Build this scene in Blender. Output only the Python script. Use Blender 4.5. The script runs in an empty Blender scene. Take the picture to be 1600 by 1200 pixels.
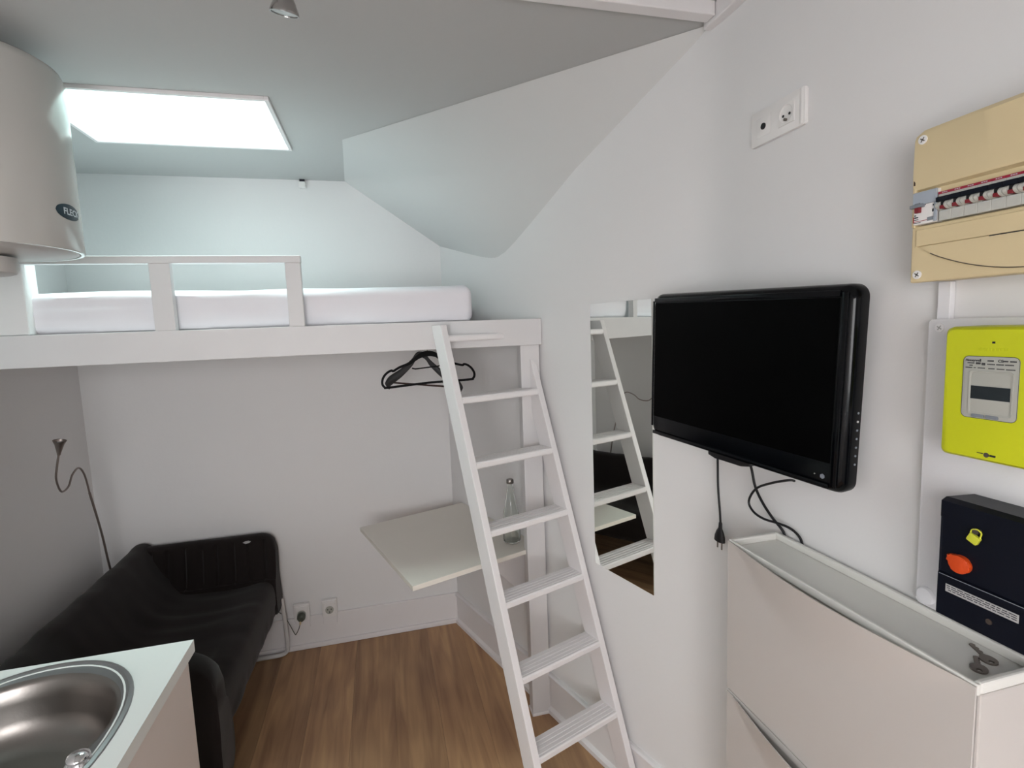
import bpy, bmesh, math, random
from mathutils import Vector, Matrix, noise
random.seed(7)
SC = bpy.context.scene
COL = SC.collection
PI = math.pi

# ------------------------------------------------------------------ camera
H = 1.73                                   # eye height above the floor
cam_d = bpy.data.cameras.new('camera'); cam = bpy.data.objects.new('camera', cam_d); COL.objects.link(cam)
cam_d.sensor_width = 36.0; cam_d.lens = 36.0*811.84/1600.0; cam_d.clip_start = 0.02
R_ = Vector((0.96813854, -0.24759739, -0.03746063)); U_ = Vector((0.06248528, 0.09399597, 0.99360976)); F_ = Vector((0.24249403, 0.96429264, -0.10647231))
cam.matrix_world = Matrix(((R_.x, U_.x, -F_.x, 0), (R_.y, U_.y, -F_.y, 0), (R_.z, U_.z, -F_.z, H), (0, 0, 0, 1)))
SC.camera = cam

# ------------------------------------------------------------------ colour management, world, lights
SC.view_settings.view_transform = 'Standard'; SC.view_settings.look = 'None'
SC.view_settings.gamma = 1.0; SC.view_settings.use_curve_mapping = False
SC.view_settings.exposure = 0.0
w = bpy.data.worlds.new('overcast'); SC.world = w; w.use_nodes = True
w.node_tree.nodes['Background'].inputs[0].default_value = (0.80, 0.92, 1.0, 1)
w.node_tree.nodes['Background'].inputs[1].default_value = 1.6

def area(name, loc, size, size_y, power, col, rot):
    l = bpy.data.lights.new(name, 'AREA'); l.shape = 'RECTANGLE'; l.size = size; l.size_y = size_y
    l.energy = power; l.color = col
    o = bpy.data.objects.new(name, l); COL.objects.link(o); o.location = loc; o.rotation_euler = rot
    return o
# daylight through the skylight, and through the window in the wall behind the camera
area('skylight_daylight', (-0.67, 2.215, 3.16), 0.64, 0.42, 34.0, (0.77, 1.0, 0.96), (0, 0, 0))
area('window_daylight', (-0.50, -1.22, 1.55), 1.20, 1.30, 45.0, (1.0, 0.975, 0.965), (PI/2-0.62, 0, 0))

# ------------------------------------------------------------------ materials
def mat(name, col, rough=0.6, metal=0.0, spec=0.5, noise_s=0, noise_a=0.0, bump_s=0, bump=0.0, coat=0.0, trans=0.0, ior=1.45, sheen=0.0):
    m = bpy.data.materials.new(name); m.use_nodes = True
    nt = m.node_tree; b = nt.nodes['Principled BSDF']
    b.inputs['Base Color'].default_value = (*col, 1); b.inputs['Roughness'].default_value = rough
    b.inputs['Metallic'].default_value = metal; b.inputs['IOR'].default_value = ior
    b.inputs['Specular IOR Level'].default_value = spec
    b.inputs['Coat Weight'].default_value = coat; b.inputs['Coat Roughness'].default_value = 0.08
    b.inputs['Transmission Weight'].default_value = trans
    b.inputs['Sheen Weight'].default_value = sheen
    tc = nt.nodes.new('ShaderNodeTexCoord')
    if noise_a:
        n = nt.nodes.new('ShaderNodeTexNoise'); n.inputs['Scale'].default_value = noise_s; n.inputs['Detail'].default_value = 4
        nt.links.new(tc.outputs['Object'], n.inputs['Vector'])
        mx = nt.nodes.new('ShaderNodeMix'); mx.data_type = 'RGBA'
        mx.inputs[6].default_value = (*[c*(1-noise_a) for c in col], 1); mx.inputs[7].default_value = (*[min(1, c*(1+noise_a)) for c in col], 1)
        nt.links.new(n.outputs['Fac'], mx.inputs[0]); nt.links.new(mx.outputs[2], b.inputs['Base Color'])
    if bump:
        n2 = nt.nodes.new('ShaderNodeTexNoise'); n2.inputs['Scale'].default_value = bump_s; n2.inputs['Detail'].default_value = 3
        nt.links.new(tc.outputs['Object'], n2.inputs['Vector'])
        bp = nt.nodes.new('ShaderNodeBump'); bp.inputs['Strength'].default_value = bump; bp.inputs['Distance'].default_value = 0.01
        nt.links.new(n2.outputs['Fac'], bp.inputs['Height']); nt.links.new(bp.outputs['Normal'], b.inputs['Normal'])
    return m

M = {}
M['wall'] = mat('wall_paint', (0.77, 0.76, 0.76), 0.7, noise_s=1.3, noise_a=0.015, bump_s=60, bump=0.04)
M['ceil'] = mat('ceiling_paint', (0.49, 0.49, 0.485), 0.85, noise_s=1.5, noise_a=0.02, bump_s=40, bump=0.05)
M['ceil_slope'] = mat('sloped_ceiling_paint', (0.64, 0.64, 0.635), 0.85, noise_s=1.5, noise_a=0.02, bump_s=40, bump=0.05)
M['lining'] = mat('skylight_lining_dimmed', (0.46, 0.48, 0.48), 0.8)  # white lining greyed: dimmer daylight in the shaft is put into the colour
M['gloss'] = mat('white_gloss_paint', (0.80, 0.775, 0.78), 0.38, noise_s=6, noise_a=0.02, bump_s=25, bump=0.025)
M['trim'] = mat('white_trim_paint', (0.78, 0.755, 0.76), 0.45, noise_s=9, noise_a=0.02, bump_s=30, bump=0.04)
M['sheet'] = mat('white_fitted_sheet', (0.80, 0.78, 0.82), 0.9, noise_s=8, noise_a=0.02, bump_s=400, bump=0.05, sheen=0.1)
M['laminate'] = mat('white_laminate', (0.80, 0.82, 0.80), 0.35)
M['cream_lam'] = mat('cream_laminate', (0.80, 0.76, 0.69), 0.4, noise_s=10, noise_a=0.015)
M['carcass'] = mat('warm_white_board', (0.74, 0.67, 0.63), 0.5)
M['rail'] = mat('white_rail_paint', (0.69, 0.675, 0.68), 0.45, noise_s=6, noise_a=0.02, bump_s=25, bump=0.03)
M['bulb'] = mat('ribbed_reflector_glass', (0.33, 0.32, 0.31), 0.16, metal=0.85)
M['plastic_cab'] = mat('off_white_plastic', (0.56, 0.525, 0.50), 0.42, bump_s=300, bump=0.015)
M['white_pl'] = mat('white_plastic', (0.80, 0.78, 0.77), 0.35)
M['board_pl'] = mat('grey_white_plastic', (0.80, 0.79, 0.82), 0.45, bump_s=250, bump=0.03)
M['beige'] = mat('yellowed_beige_plastic', (0.68, 0.555, 0.335), 0.42, noise_s=6, noise_a=0.04, bump_s=200, bump=0.02)
M['lime'] = mat('lime_yellow_plastic', (0.56, 0.60, 0.012), 0.4, bump_s=250, bump=0.03)
M['lcd_frame'] = mat('pale_grey_plastic', (0.42, 0.42, 0.38), 0.35)
M['lcd'] = mat('dark_display', (0.018, 0.024, 0.028), 0.2)
M['grey_pl'] = mat('mid_grey_plastic', (0.20, 0.22, 0.25), 0.4)
M['module'] = mat('breaker_grey_plastic', (0.52, 0.52, 0.48), 0.5, noise_s=90, noise_a=0.08)
M['module_blue'] = mat('pale_blue_grey_plastic', (0.36, 0.40, 0.46), 0.45)
M['navy'] = mat('dark_navy_plastic', (0.0035, 0.005, 0.011), 0.4, spec=0.25, bump_s=300, bump=0.03)
M['blackgloss'] = mat('black_gloss_plastic', (0.0015, 0.002, 0.003), 0.14, spec=0.28)
M['screen'] = mat('black_screen', (0.0008, 0.0008, 0.0009), 0.35, spec=0.05)
M['black'] = mat('black_matt_plastic', (0.006, 0.006, 0.008), 0.45)
M['velvet'] = mat('black_velvet', (0.003, 0.003, 0.004), 0.9)
M['dkgrey'] = mat('dark_grey_wood', (0.04, 0.04, 0.043), 0.5)
M['reddark'] = mat('dark_red_brown_wood', (0.05, 0.025, 0.022), 0.5)
M['red'] = mat('red_plastic', (0.32, 0.01, 0.035), 0.4)
M['toggle_red'] = mat('dark_red_plastic', (0.20, 0.012, 0.02), 0.35)
M['orange'] = mat('orange_plastic', (0.62, 0.065, 0.010), 0.4, noise_s=60, noise_a=0.1)
M['seal'] = mat('yellow_green_plastic', (0.60, 0.62, 0.05), 0.4, noise_s=80, noise_a=0.15)
M['paper'] = mat('grey_label_paper', (0.42, 0.42, 0.42), 0.6)
M['ink'] = mat('dark_ink', (0.02, 0.02, 0.03), 0.6)
M['whiteink'] = mat('pale_grey_ink', (0.55, 0.60, 0.64), 0.5)
M['steel'] = mat('brushed_steel', (0.27, 0.25, 0.235), 0.34, metal=1.0, bump_s=160, bump=0.02)
M['steel_rim'] = mat('satin_steel', (0.34, 0.345, 0.35), 0.36, metal=1.0)
M['chrome'] = mat('chrome', (0.72, 0.72, 0.73), 0.07, metal=1.0)
M['nickel'] = mat('dull_nickel', (0.24, 0.21, 0.19), 0.38, metal=1.0)
M['lampmetal'] = mat('dark_satin_nickel', (0.30, 0.255, 0.235), 0.4, metal=0.9)
M['mirror'] = mat('mirror_silver', (0.86, 0.89, 0.85), 0.0, metal=1.0)
M['enamel'] = mat('white_enamel', (0.46, 0.45, 0.425), 0.18, coat=0.3)
M['enamel_cap'] = mat('white_heater_plastic', (0.45, 0.43, 0.41), 0.35)
M['badge'] = mat('dark_teal_badge', (0.008, 0.030, 0.048), 0.3)
M['glass'] = mat('clear_glass', (0.97, 1.0, 0.985), 0.0, trans=1.0, ior=1.45)
M['pane'] = mat('window_pane', (1, 1, 1), 0.0, trans=1.0, ior=1.02)
M['cream'] = mat('cream_pvc', (0.62, 0.50, 0.30), 0.5)
M['tube'] = mat('white_painted_tube', (0.62, 0.61, 0.60), 0.35)
M['greyplug'] = mat('dark_grey_green_plastic', (0.10, 0.11, 0.09), 0.4)
M['sofa'] = mat('black_brown_suede', (0.0108, 0.0074, 0.0070), 0.85, spec=0.25, noise_s=7, noise_a=0.25, bump_s=500, bump=0.1, sheen=0.12)

def wood_mat():
    m = bpy.data.materials.new('oak_laminate'); m.use_nodes = True; nt = m.node_tree; b = nt.nodes['Principled BSDF']
    tc = nt.nodes.new('ShaderNodeTexCoord'); oi = nt.nodes.new('ShaderNodeObjectInfo')
    ad = nt.nodes.new('ShaderNodeVectorMath'); ad.operation = 'ADD'
    sc = nt.nodes.new('ShaderNodeVectorMath'); sc.operation = 'SCALE'; sc.inputs[3].default_value = 1.0
    cb = nt.nodes.new('ShaderNodeCombineXYZ'); mu = nt.nodes.new('ShaderNodeMath'); mu.operation = 'MULTIPLY'; mu.inputs[1].default_value = 37.0
    nt.links.new(oi.outputs['Random'], mu.inputs[0]); nt.links.new(mu.outputs[0], cb.inputs[0]); nt.links.new(mu.outputs[0], cb.inputs[1])
    nt.links.new(tc.outputs['Object'], ad.inputs[0]); nt.links.new(cb.outputs[0], ad.inputs[1])
    mp = nt.nodes.new('ShaderNodeMapping'); mp.inputs['Scale'].default_value = (16, 1.1, 1)
    nt.links.new(ad.outputs[0], mp.inputs['Vector'])
    n = nt.nodes.new('ShaderNodeTexNoise'); n.inputs['Scale'].default_value = 1.4; n.inputs['Detail'].default_value = 7; n.inputs['Distortion'].default_value = 0.8
    nt.links.new(mp.outputs[0], n.inputs['Vector'])
    mp2 = nt.nodes.new('ShaderNodeMapping'); mp2.inputs['Scale'].default_value = (5, 1.6, 1); nt.links.new(ad.outputs[0], mp2.inputs['Vector'])
    n2 = nt.nodes.new('ShaderNodeTexNoise'); n2.inputs['Scale'].default_value = 1.2; n2.inputs['Detail'].default_value = 2
    nt.links.new(mp2.outputs[0], n2.inputs['Vector'])
    r = nt.nodes.new('ShaderNodeValToRGB'); r.color_ramp.elements[0].position = 0.3; r.color_ramp.elements[1].position = 0.72
    r.color_ramp.elements[0].color = (0.29, 0.165, 0.098, 1); r.color_ramp.elements[1].color = (0.50, 0.315, 0.175, 1)
    nt.links.new(n.outputs['Fac'], r.inputs[0])
    mx = nt.nodes.new('ShaderNodeMix'); mx.data_type = 'RGBA'; mx.blend_type = 'MULTIPLY'
    r2 = nt.nodes.new('ShaderNodeValToRGB'); r2.color_ramp.elements[0].position = 0.35; r2.color_ramp.elements[1].position = 0.65
    r2.color_ramp.elements[0].color = (0.80, 0.75, 0.73, 1); r2.color_ramp.elements[1].color = (1.12, 1.10, 1.02, 1)
    nt.links.new(n2.outputs['Fac'], r2.inputs[0]); mx.inputs[0].default_value = 1
    nt.links.new(r.outputs[0], mx.inputs[6]); nt.links.new(r2.outputs[0], mx.inputs[7])
    mr = nt.nodes.new('ShaderNodeMapRange'); mr.inputs[3].default_value = 0.86; mr.inputs[4].default_value = 1.12
    nt.links.new(oi.outputs['Random'], mr.inputs[0])
    sv = nt.nodes.new('ShaderNodeVectorMath'); sv.operation = 'SCALE'
    nt.links.new(mx.outputs[2], sv.inputs[0]); nt.links.new(mr.outputs[0], sv.inputs[3])
    nt.links.new(sv.outputs[0], b.inputs['Base Color']); b.inputs['Roughness'].default_value = 0.42; b.inputs['Specular IOR Level'].default_value = 0.35
    return m
M['wood'] = wood_mat()

# ------------------------------------------------------------------ mesh helpers
ORG = {}                                    # root object -> world origin
def root_origin(p):
    while p.parent: p = p.parent
    return ORG.get(p.name, Vector((0, 0, 0)))
def obj(name, bm, m, parent=None, smooth=False, origin=None):
    bmesh.ops.recalc_face_normals(bm, faces=bm.faces[:])
    if parent is None:
        if origin is None:
            xs = [v.co for v in bm.verts]
            origin = Vector(((min(v.x for v in xs)+max(v.x for v in xs))/2, (min(v.y for v in xs)+max(v.y for v in xs))/2, min(v.z for v in xs)))
        off = Vector(origin)
    else: off = root_origin(parent)
    bmesh.ops.translate(bm, vec=-off, verts=bm.verts[:])
    me = bpy.data.meshes.new(name); bm.to_mesh(me); bm.free()
    for mm in (m if isinstance(m, (list, tuple)) else [m]): me.materials.append(M[mm])
    if smooth:
        for p in me.polygons: p.use_smooth = True
        try: me.set_sharp_from_angle(angle=math.radians(40))
        except Exception: pass
    o = bpy.data.objects.new(name, me); COL.objects.link(o)
    if parent is None: o.location = off; ORG[o.name] = off
    else: o.parent = parent
    return o
def thing(name, label, cat, loc, group=None):
    o = bpy.data.objects.new(name, None); o.empty_display_size = 0.05; COL.objects.link(o); o.location = loc
    ORG[o.name] = Vector(loc); return tag(o, label, cat, group)
def tag(o, label, cat, group=None):
    o['label'] = label; o['category'] = cat
    if group: o['group'] = group
    return o
def struct(name, bm, m, parent=None, label=None, smooth=False):
    o = obj(name, bm, m, parent, smooth, origin=(0, 0, 0) if parent is None else None)
    if parent is None: o['kind'] = 'structure'
    if label: o['label'] = label
    return o
def NB(): return bmesh.new()
def box(bm, x0, x1, y0, y1, z0, z1, bev=0, seg=2):
    r = bmesh.ops.create_cube(bm, size=1.0); vs = r['verts']
    for v in vs:
        v.co = Vector((x0+(v.co.x+.5)*(x1-x0), y0+(v.co.y+.5)*(y1-y0), z0+(v.co.z+.5)*(z1-z0)))
    if bev:
        es = list({e for v in vs for e in v.link_edges})
        bmesh.ops.bevel(bm, geom=es, offset=bev, segments=seg, profile=0.5, affect='EDGES')
    return bm
def prism(bm, pts, vec, bev=0):
    """closed polygon pts (3d) extruded by vec"""
    vec = Vector(vec); a = [bm.verts.new(Vector(p)) for p in pts]; b = [bm.verts.new(Vector(p)+vec) for p in pts]
    n = len(pts); fs = [bm.faces.new(a), bm.faces.new(b[::-1])]
    for i in range(n): fs.append(bm.faces.new((a[i], b[i], b[(i+1) % n], a[(i+1) % n])))
    if bev:
        es = list({e for f in fs[:2] for e in f.edges})
        bmesh.ops.bevel(bm, geom=es, offset=bev, segments=2, profile=0.5, affect='EDGES')
    return bm
def rrect(a0, a1, b0, b1, r, n=6):
    out = []
    for cx, cy, s in ((a1-r, b1-r, 0), (a0+r, b1-r, 1), (a0+r, b0+r, 2), (a1-r, b0+r, 3)):
        for i in range(n+1):
            t = (s+i/n)*PI/2; out.append((cx+r*math.cos(t), cy+r*math.sin(t)))
    return out
def plateX(bm, y0, y1, z0, z1, xf, xb, r=0.006, bev=0.0):
    """rounded plate on a wall facing -X, front at xf and back at xb"""
    return prism(bm, [(xf, y, z) for y, z in rrect(y0, y1, z0, z1, r)], (xb-xf, 0, 0), bev)
def cyl(bm, p0, p1, r, seg=20, r2=None):
    p0 = Vector(p0); p1 = Vector(p1); d = p1-p0; L = d.length
    q = d.to_track_quat('Z', 'Y').to_matrix().to_4x4(); mt = Matrix.Translation(p0+d/2) @ q
    bmesh.ops.create_cone(bm, cap_ends=True, segments=seg, radius1=r, radius2=r if r2 is None else r2, depth=L, matrix=mt); return bm
def lathe(bm, prof, c=(0, 0, 0), axis=(0, 0, 1), seg=32, caps=True):
    q = Vector(axis).normalized().to_track_quat('Z', 'Y'); c = Vector(c); rings = []
    for r, h in prof:
        if r < 1e-6: rings.append([bm.verts.new(c+q @ Vector((0, 0, h)))])
        else: rings.append([bm.verts.new(c+q @ Vector((r*math.cos(2*PI*i/seg), r*math.sin(2*PI*i/seg), h))) for i in range(seg)])
    for a, b in zip(rings, rings[1:]):
        for i in range(seg):
            j = (i+1) % seg
            if len(a) == 1 and len(b) == 1: continue
            if len(a) == 1: bm.faces.new((a[0], b[i], b[j]))
            elif len(b) == 1: bm.faces.new((a[i], a[j], b[0]))
            else: bm.faces.new((a[i], a[j], b[j], b[i]))
    if caps:
        if len(rings[0]) > 1: bm.faces.new(rings[0][::-1])
        if len(rings[-1]) > 1: bm.faces.new(rings[-1])
    return bm
def catmull(pts, n=6, closed=False):
    P = [Vector(p) for p in pts]; out = []; N = len(P)
    rng = range(N if closed else N-1)
    for i in rng:
        p0 = P[(i-1) % N] if (closed or i > 0) else P[0]; p1 = P[i]; p2 = P[(i+1) % N]; p3 = P[(i+2) % N] if (closed or i+2 < N) else P[-1]
        for k in range(n):
            t = k/n
            out.append(0.5*((2*p1)+(-p0+p2)*t+(2*p0-5*p1+4*p2-p3)*t*t+(-p0+3*p1-3*p2+p3)*t**3))
    if not closed: out.append(P[-1])
    return out
def tube(bm, pts, r, seg=8):
    P = [Vector(p) for p in pts]; rings = []; prev = None
    for i, p in enumerate(P):
        t = ((P[i+1] if i+1 < len(P) else p)-(P[i-1] if i else p)).normalized()
        up = prev if prev is not None else (Vector((0, 0, 1)) if abs(t.z) < .9 else Vector((1, 0, 0)))
        s = t.cross(up); s = s.normalized() if s.length > 1e-5 else Vector((1, 0, 0)); u = s.cross(t).normalized(); prev = u
        rr = r(i/(len(P)-1)) if callable(r) else r
        rings.append([bm.verts.new(p+s*rr*math.cos(2*PI*k/seg)+u*rr*math.sin(2*PI*k/seg)) for k in range(seg)])
    for a, b in zip(rings, rings[1:]):
        for k in range(seg): bm.faces.new((a[k], a[(k+1) % seg], b[(k+1) % seg], b[k]))
    bm.faces.new(rings[0][::-1]); bm.faces.new(rings[-1]); return bm
def loft(bm, rings, closed_ring=True, cap=True):
    R = [[bm.verts.new(Vector(p)) for p in r] for r in rings]; n = len(R[0])
    for a, b in zip(R, R[1:]):
        for k in range(n if closed_ring else n-1): bm.faces.new((a[k], a[(k+1) % n], b[(k+1) % n], b[k]))
    if cap and closed_ring: bm.faces.new(R[0][::-1]); bm.faces.new(R[-1])
    return R
def clip(bm, co, no):
    """keep the side the normal points away from, and close the cut"""
    r = bmesh.ops.bisect_plane(bm, geom=bm.verts[:]+bm.edges[:]+bm.faces[:], plane_co=Vector(co), plane_no=Vector(no), clear_outer=True)
    es = [g for g in r['geom_cut'] if isinstance(g, bmesh.types.BMEdge)]
    if es:
        try: bmesh.ops.holes_fill(bm, edges=es, sides=0)
        except Exception: pass
    return bm
TX = Matrix(((0, 0, -1, 0), (-1, 0, 0, 0), (0, 1, 0, 0), (0, 0, 0, 1)))   # text on a wall facing -X
def text(name, s, size, loc, m, parent, basis=TX, sx=1.0, align='CENTER', depth=0.0002, warp=None):
    cu = bpy.data.curves.new('t', 'FONT'); cu.body = s; cu.size = size; cu.align_x = align; cu.align_y = 'CENTER'; cu.extrude = depth; cu.resolution_u = 2; cu.offset = size*.022
    to = bpy.data.objects.new('t', cu); COL.objects.link(to)
    bpy.context.view_layer.update()
    me = bpy.data.meshes.new_from_object(to.evaluated_get(bpy.context.evaluated_depsgraph_get()))
    bpy.data.objects.remove(to); bm = bmesh.new(); bm.from_mesh(me)
    for v in bm.verts:
        c = Vector((v.co.x*sx, v.co.y, v.co.z))
        v.co = warp(c) if warp else (basis @ c)+Vector(loc)
    return obj(name, bm, m, parent)
def cross_screw(parent, y, z, x, r, m='white_pl', name='screw', back=0.004):
    b = NB(); cyl(b, (x-0.0015, y, z), (x+back, y, z), r, 20); o = obj(name, b, m, parent)
    b = NB()
    for t in (0.6, 0.6+PI/2):
        c, s = math.cos(t)*r*.6, math.sin(t)*r*.6; c2, s2 = -math.sin(t)*r*.13, math.cos(t)*r*.13
        prism(b, [(x-0.0017, y+c+c2, z+s+s2), (x-0.0017, y+c-c2, z+s-s2), (x-0.0017, y-c-c2, z-s-s2), (x-0.0017, y-c+c2, z-s+s2)], (0.001, 0, 0))
    obj('cross_slot', b, 'nickel' if m == 'white_pl' else 'paper', o); return o
def annulus_plateX(bm, y0, y1, z0, z1, cy, cz, r, xf, xb, seg=32):
    """rectangular plate facing -X with a round hole"""
    sq, ci = [], []
    for i in range(seg):
        t = 2*PI*(i+.5)/seg; c, s = math.cos(t), math.sin(t)
        k = min(((y1-cy)/c if c > 0 else (y0-cy)/c), ((z1-cz)/s if s > 0 else (z0-cz)/s))
        sq.append((cy+c*k, cz+s*k)); ci.append((cy+c*r, cz+s*r))
    # snap nearest samples to the corners
    for (a, b_) in ((y0, z0), (y0, z1), (y1, z0), (y1, z1)):
        j = min(range(seg), key=lambda q: (sq[q][0]-a)**2+(sq[q][1]-b_)**2); sq[j] = (a, b_)
    fo = [bm.verts.new((xf, *p)) for p in sq]; fi = [bm.verts.new((xf, *p)) for p in ci]
    bo = [bm.verts.new((xb, *p)) for p in sq]; bi = [bm.verts.new((xb, *p)) for p in ci]
    for i in range(seg):
        j = (i+1) % seg
        bm.faces.new((fo[i], fo[j], fi[j], fi[i])); bm.faces.new((fo[i], bo[i], bo[j], fo[j]))
        bm.faces.new((fi[i], fi[j], bi[j], bi[i])); bm.faces.new((bo[i], bi[i], bi[j], bo[j]))
    return bm

# ------------------------------------------------------------------ room dimensions
XW = 0.93; YC = 1.311; YB = 2.95; XL = -1.42; ZC = 2.53; ZN = 2.556; YF = -1.30; XK = -1.21; YK = 1.74
AN = 0.33516485
MD = Vector((-math.sin(AN), math.cos(AN), 0)); ND = Vector((math.cos(AN), math.sin(AN), 0)); CW = Vector((XW, YC, 0))
def W(u, v, z): return CW+MD*u-ND*v+Vector((0, 0, z))      # u along the slanted wall from its corner, v off it into the room
LW = (YB-YC)/math.cos(AN)

# floor slab with planks as its parts
fb = NB(); box(fb, XL-.1, XW+.1, YF-.1, YB+.1, -0.10, -0.009)
floor = struct('floor', fb, 'wood')
xs0 = -0.42-0.195*6
for i in range(13):
    x0 = xs0+0.195*i; x1 = x0+0.1942
    if x1 < XL or x0 > XW: continue
    x0 = max(x0, XL); x1 = min(x1, XW)
    cuts = [YF, 0.10+[0, .22, -.15, .3, .08][i % 5], 1.36+[.08, -.1, .2, 0, .14][i % 5], YB]
    for y0, y1 in zip(cuts, cuts[1:]):
        b = NB(); box(b, x0, x1, y0, y1-0.0008, -0.009, 0.0)
        if x1 > 0.3 and y1 > YC: clip(b, W(0, 0, 0), ND)
        if len(b.faces) > 3: struct('plank', b, 'wood', floor)
        else: b.free()

# walls
b = NB(); box(b, XW, XW+.1, YF, YC+.035, 0, ZN+.1); struct('wall_right', b, 'wall')
b = NB(); prism(b, [W(0, 0, 0), W(LW+.05, 0, 0), W(LW+.05, -.1, 0), W(0, -.1, 0)], (0, 0, ZN+.1)); struct('wall_right_slanted', b, 'wall')
b = NB(); box(b, XL-.1, W(LW, 0, 0).x+.03, YB, YB+.1, 0, 3.0); struct('wall_back', b, 'wall')
b = NB(); box(b, XL-.1, XL, YK, YB, 0, ZC+.05); struct('wall_left', b, 'wall')
b = NB(); box(b, XL-.1, XK, YF, YK, 0, 3.0); struct('wall_kitchen', b, 'wall')
b = NB(); box(b, XL, -1.13, 2.09, 2.17, 1.768, ZC, .004); struct('wall_left_stub', b, 'wall')
b = NB(); ra, LT = .42, .42*math.tan(AN/2); cc = Vector((XW-ra, YC-LT, 0)); P = [Vector((XW+.02, YC-LT, 0))]
for i in range(13):
    a_ = AN*i/12; P.append(cc+Vector((ra*math.cos(a_), ra*math.sin(a_), 0)))
P.append(W(LT, -.02, 0)); prism(b, P, (0, 0, ZC)); struct('wall_right_bend', b, 'wall', smooth=True)
# wall behind the camera with the window opening
b = NB(); wx0, wx1, wz0, wz1 = -1.15, 0.15, 0.85, 2.25
box(b, XL-.1, wx0, YF-.12, YF, 0, 3.0); box(b, wx1, XW+.1, YF-.12, YF, 0, 3.0)
box(b, wx0, wx1, YF-.12, YF, 0, wz0); box(b, wx0, wx1, YF-.12, YF, wz1, 3.0); struct('wall_front', b, 'wall')
b = NB()
for a_, b_, c_, d_ in ((wx0, wx0+.05, wz0, wz1), (wx1-.05, wx1, wz0, wz1), (wx0+.05, wx1-.05, wz0, wz0+.05), (wx0+.05, wx1-.05, wz1-.05, wz1), (-.525, -.475, wz0+.05, wz1-.05)):
    box(b, a_, b_, YF-.09, YF-.04, c_, d_, .004)
wn = struct('window_1', b, 'trim'); b = NB(); box(b, wx0+.05, wx1-.05, YF-.068, YF-.062, wz0+.05, wz1-.05); struct('pane', b, 'pane', wn)

# ceiling: low flat part with the skylight opening, slightly higher part near the camera
SX0, SX1, SY0, SY1 = -1.024, -0.315, 1.974, 2.463
b = NB()
q = .008
box(b, XL-.1, XW+.1, YC-.03, SY0-q, ZC, ZC+.08); box(b, XL-.1, SX0-q, SY0-q, SY1+q, ZC, ZC+.08)
box(b, SX1+q, XW+.1, SY0-q, SY1+q, ZC, ZC+.08); box(b, XL-.1, XW+.1, SY1+q, YB+.1, ZC, ZC+.08)
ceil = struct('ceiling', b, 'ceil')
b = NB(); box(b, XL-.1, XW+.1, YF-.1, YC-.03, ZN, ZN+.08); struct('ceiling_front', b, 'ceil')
# sloped, folded underside of the roof in the corner
A = Vector((0.932, 1.309, ZC-.001)); Bp = Vector((-0.095, 2.335, ZC-.001)); Cp = Vector((-0.123, YB, ZC-.001))
D1 = Vector((0.365, YB, 2.193)); E_ = Vector((0.560, 2.380, 2.028)); G = Vector((0.742, 1.858, 2.301))
def poly(pts, t):
    L = [(q-p).length for p, q in zip(pts, pts[1:])]; d = t*sum(L)
    for p, q, l in zip(pts, pts[1:], L):
        if d <= l+1e-9: return p.lerp(q, min(1, d/l))
        d -= l
    return pts[-1].copy()
b = NB(); NG = 28; top_, bot_, lef_, rig_ = [A, Bp], [E_, D1], [Bp, Cp, D1], [A, G, E_]; grid = []
for j in range(NG+1):
    v = j/NG; row = []
    for i in range(NG+1):
        u = i/NG
        p = (1-v)*poly(top_, u)+v*poly(bot_, u)+(1-u)*poly(rig_, v)+u*poly(lef_, v)-((1-u)*(1-v)*A+u*(1-v)*Bp+(1-u)*v*E_+u*v*D1)
        row.append(b.verts.new(p))
    grid.append(row)
for j in range(NG):
    for i in range(NG): b.faces.new((grid[j][i], grid[j][i+1], grid[j+1][i+1], grid[j+1][i]))
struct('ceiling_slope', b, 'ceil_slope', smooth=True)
# skylight: shaft lining, lip, frame, pane
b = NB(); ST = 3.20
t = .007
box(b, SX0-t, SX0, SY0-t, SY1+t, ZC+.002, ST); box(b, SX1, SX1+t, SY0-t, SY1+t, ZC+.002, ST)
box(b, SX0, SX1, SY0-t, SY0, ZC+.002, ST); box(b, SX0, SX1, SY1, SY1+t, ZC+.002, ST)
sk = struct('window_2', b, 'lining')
b = NB()
for (a_, b_, c_, d_) in ((SX0-.007, SX0+.007, SY0-.007, SY1+.007), (SX1-.007, SX1+.007, SY0-.007, SY1+.007)): box(b, a_, b_, c_, d_, ZC-.012, ZC+.006, .002)
for (c_, d_) in ((SY0-.007, SY0+.007), (SY1-.007, SY1+.007)): box(b, SX0+.007, SX1-.007, c_, d_, ZC-.012, ZC+.006, .002)
struct('opening_trim', b, 'trim', sk)
b = NB()
for (a_, b_, c_, d_) in ((SX0, SX0+.03, SY0, SY1), (SX1-.03, SX1, SY0, SY1), (SX0+.03, SX1-.03, SY0, SY0+.03), (SX0+.03, SX1-.03, SY1-.03, SY1)): box(b, a_, b_, c_, d_, ST-.01, ST+.03)
struct('window_frame', b, 'trim', sk)
b = NB(); box(b, SX0+.03, SX1-.03, SY0+.03, SY1-.03, ST+.006, ST+.012); struct('pane', b, 'pane', sk)

# batten across the ceiling edge and moulding along the top of the right wall
b = NB(); box(b, XK, XW-.03, 1.262, 1.300, 2.520, ZN, .003); struct('trim_1', b, 'trim')
b = NB(); box(b, XW-.028, XW+.001, YF, 1.318, 2.512, ZN, .003); struct('trim_2', b, 'trim')

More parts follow.
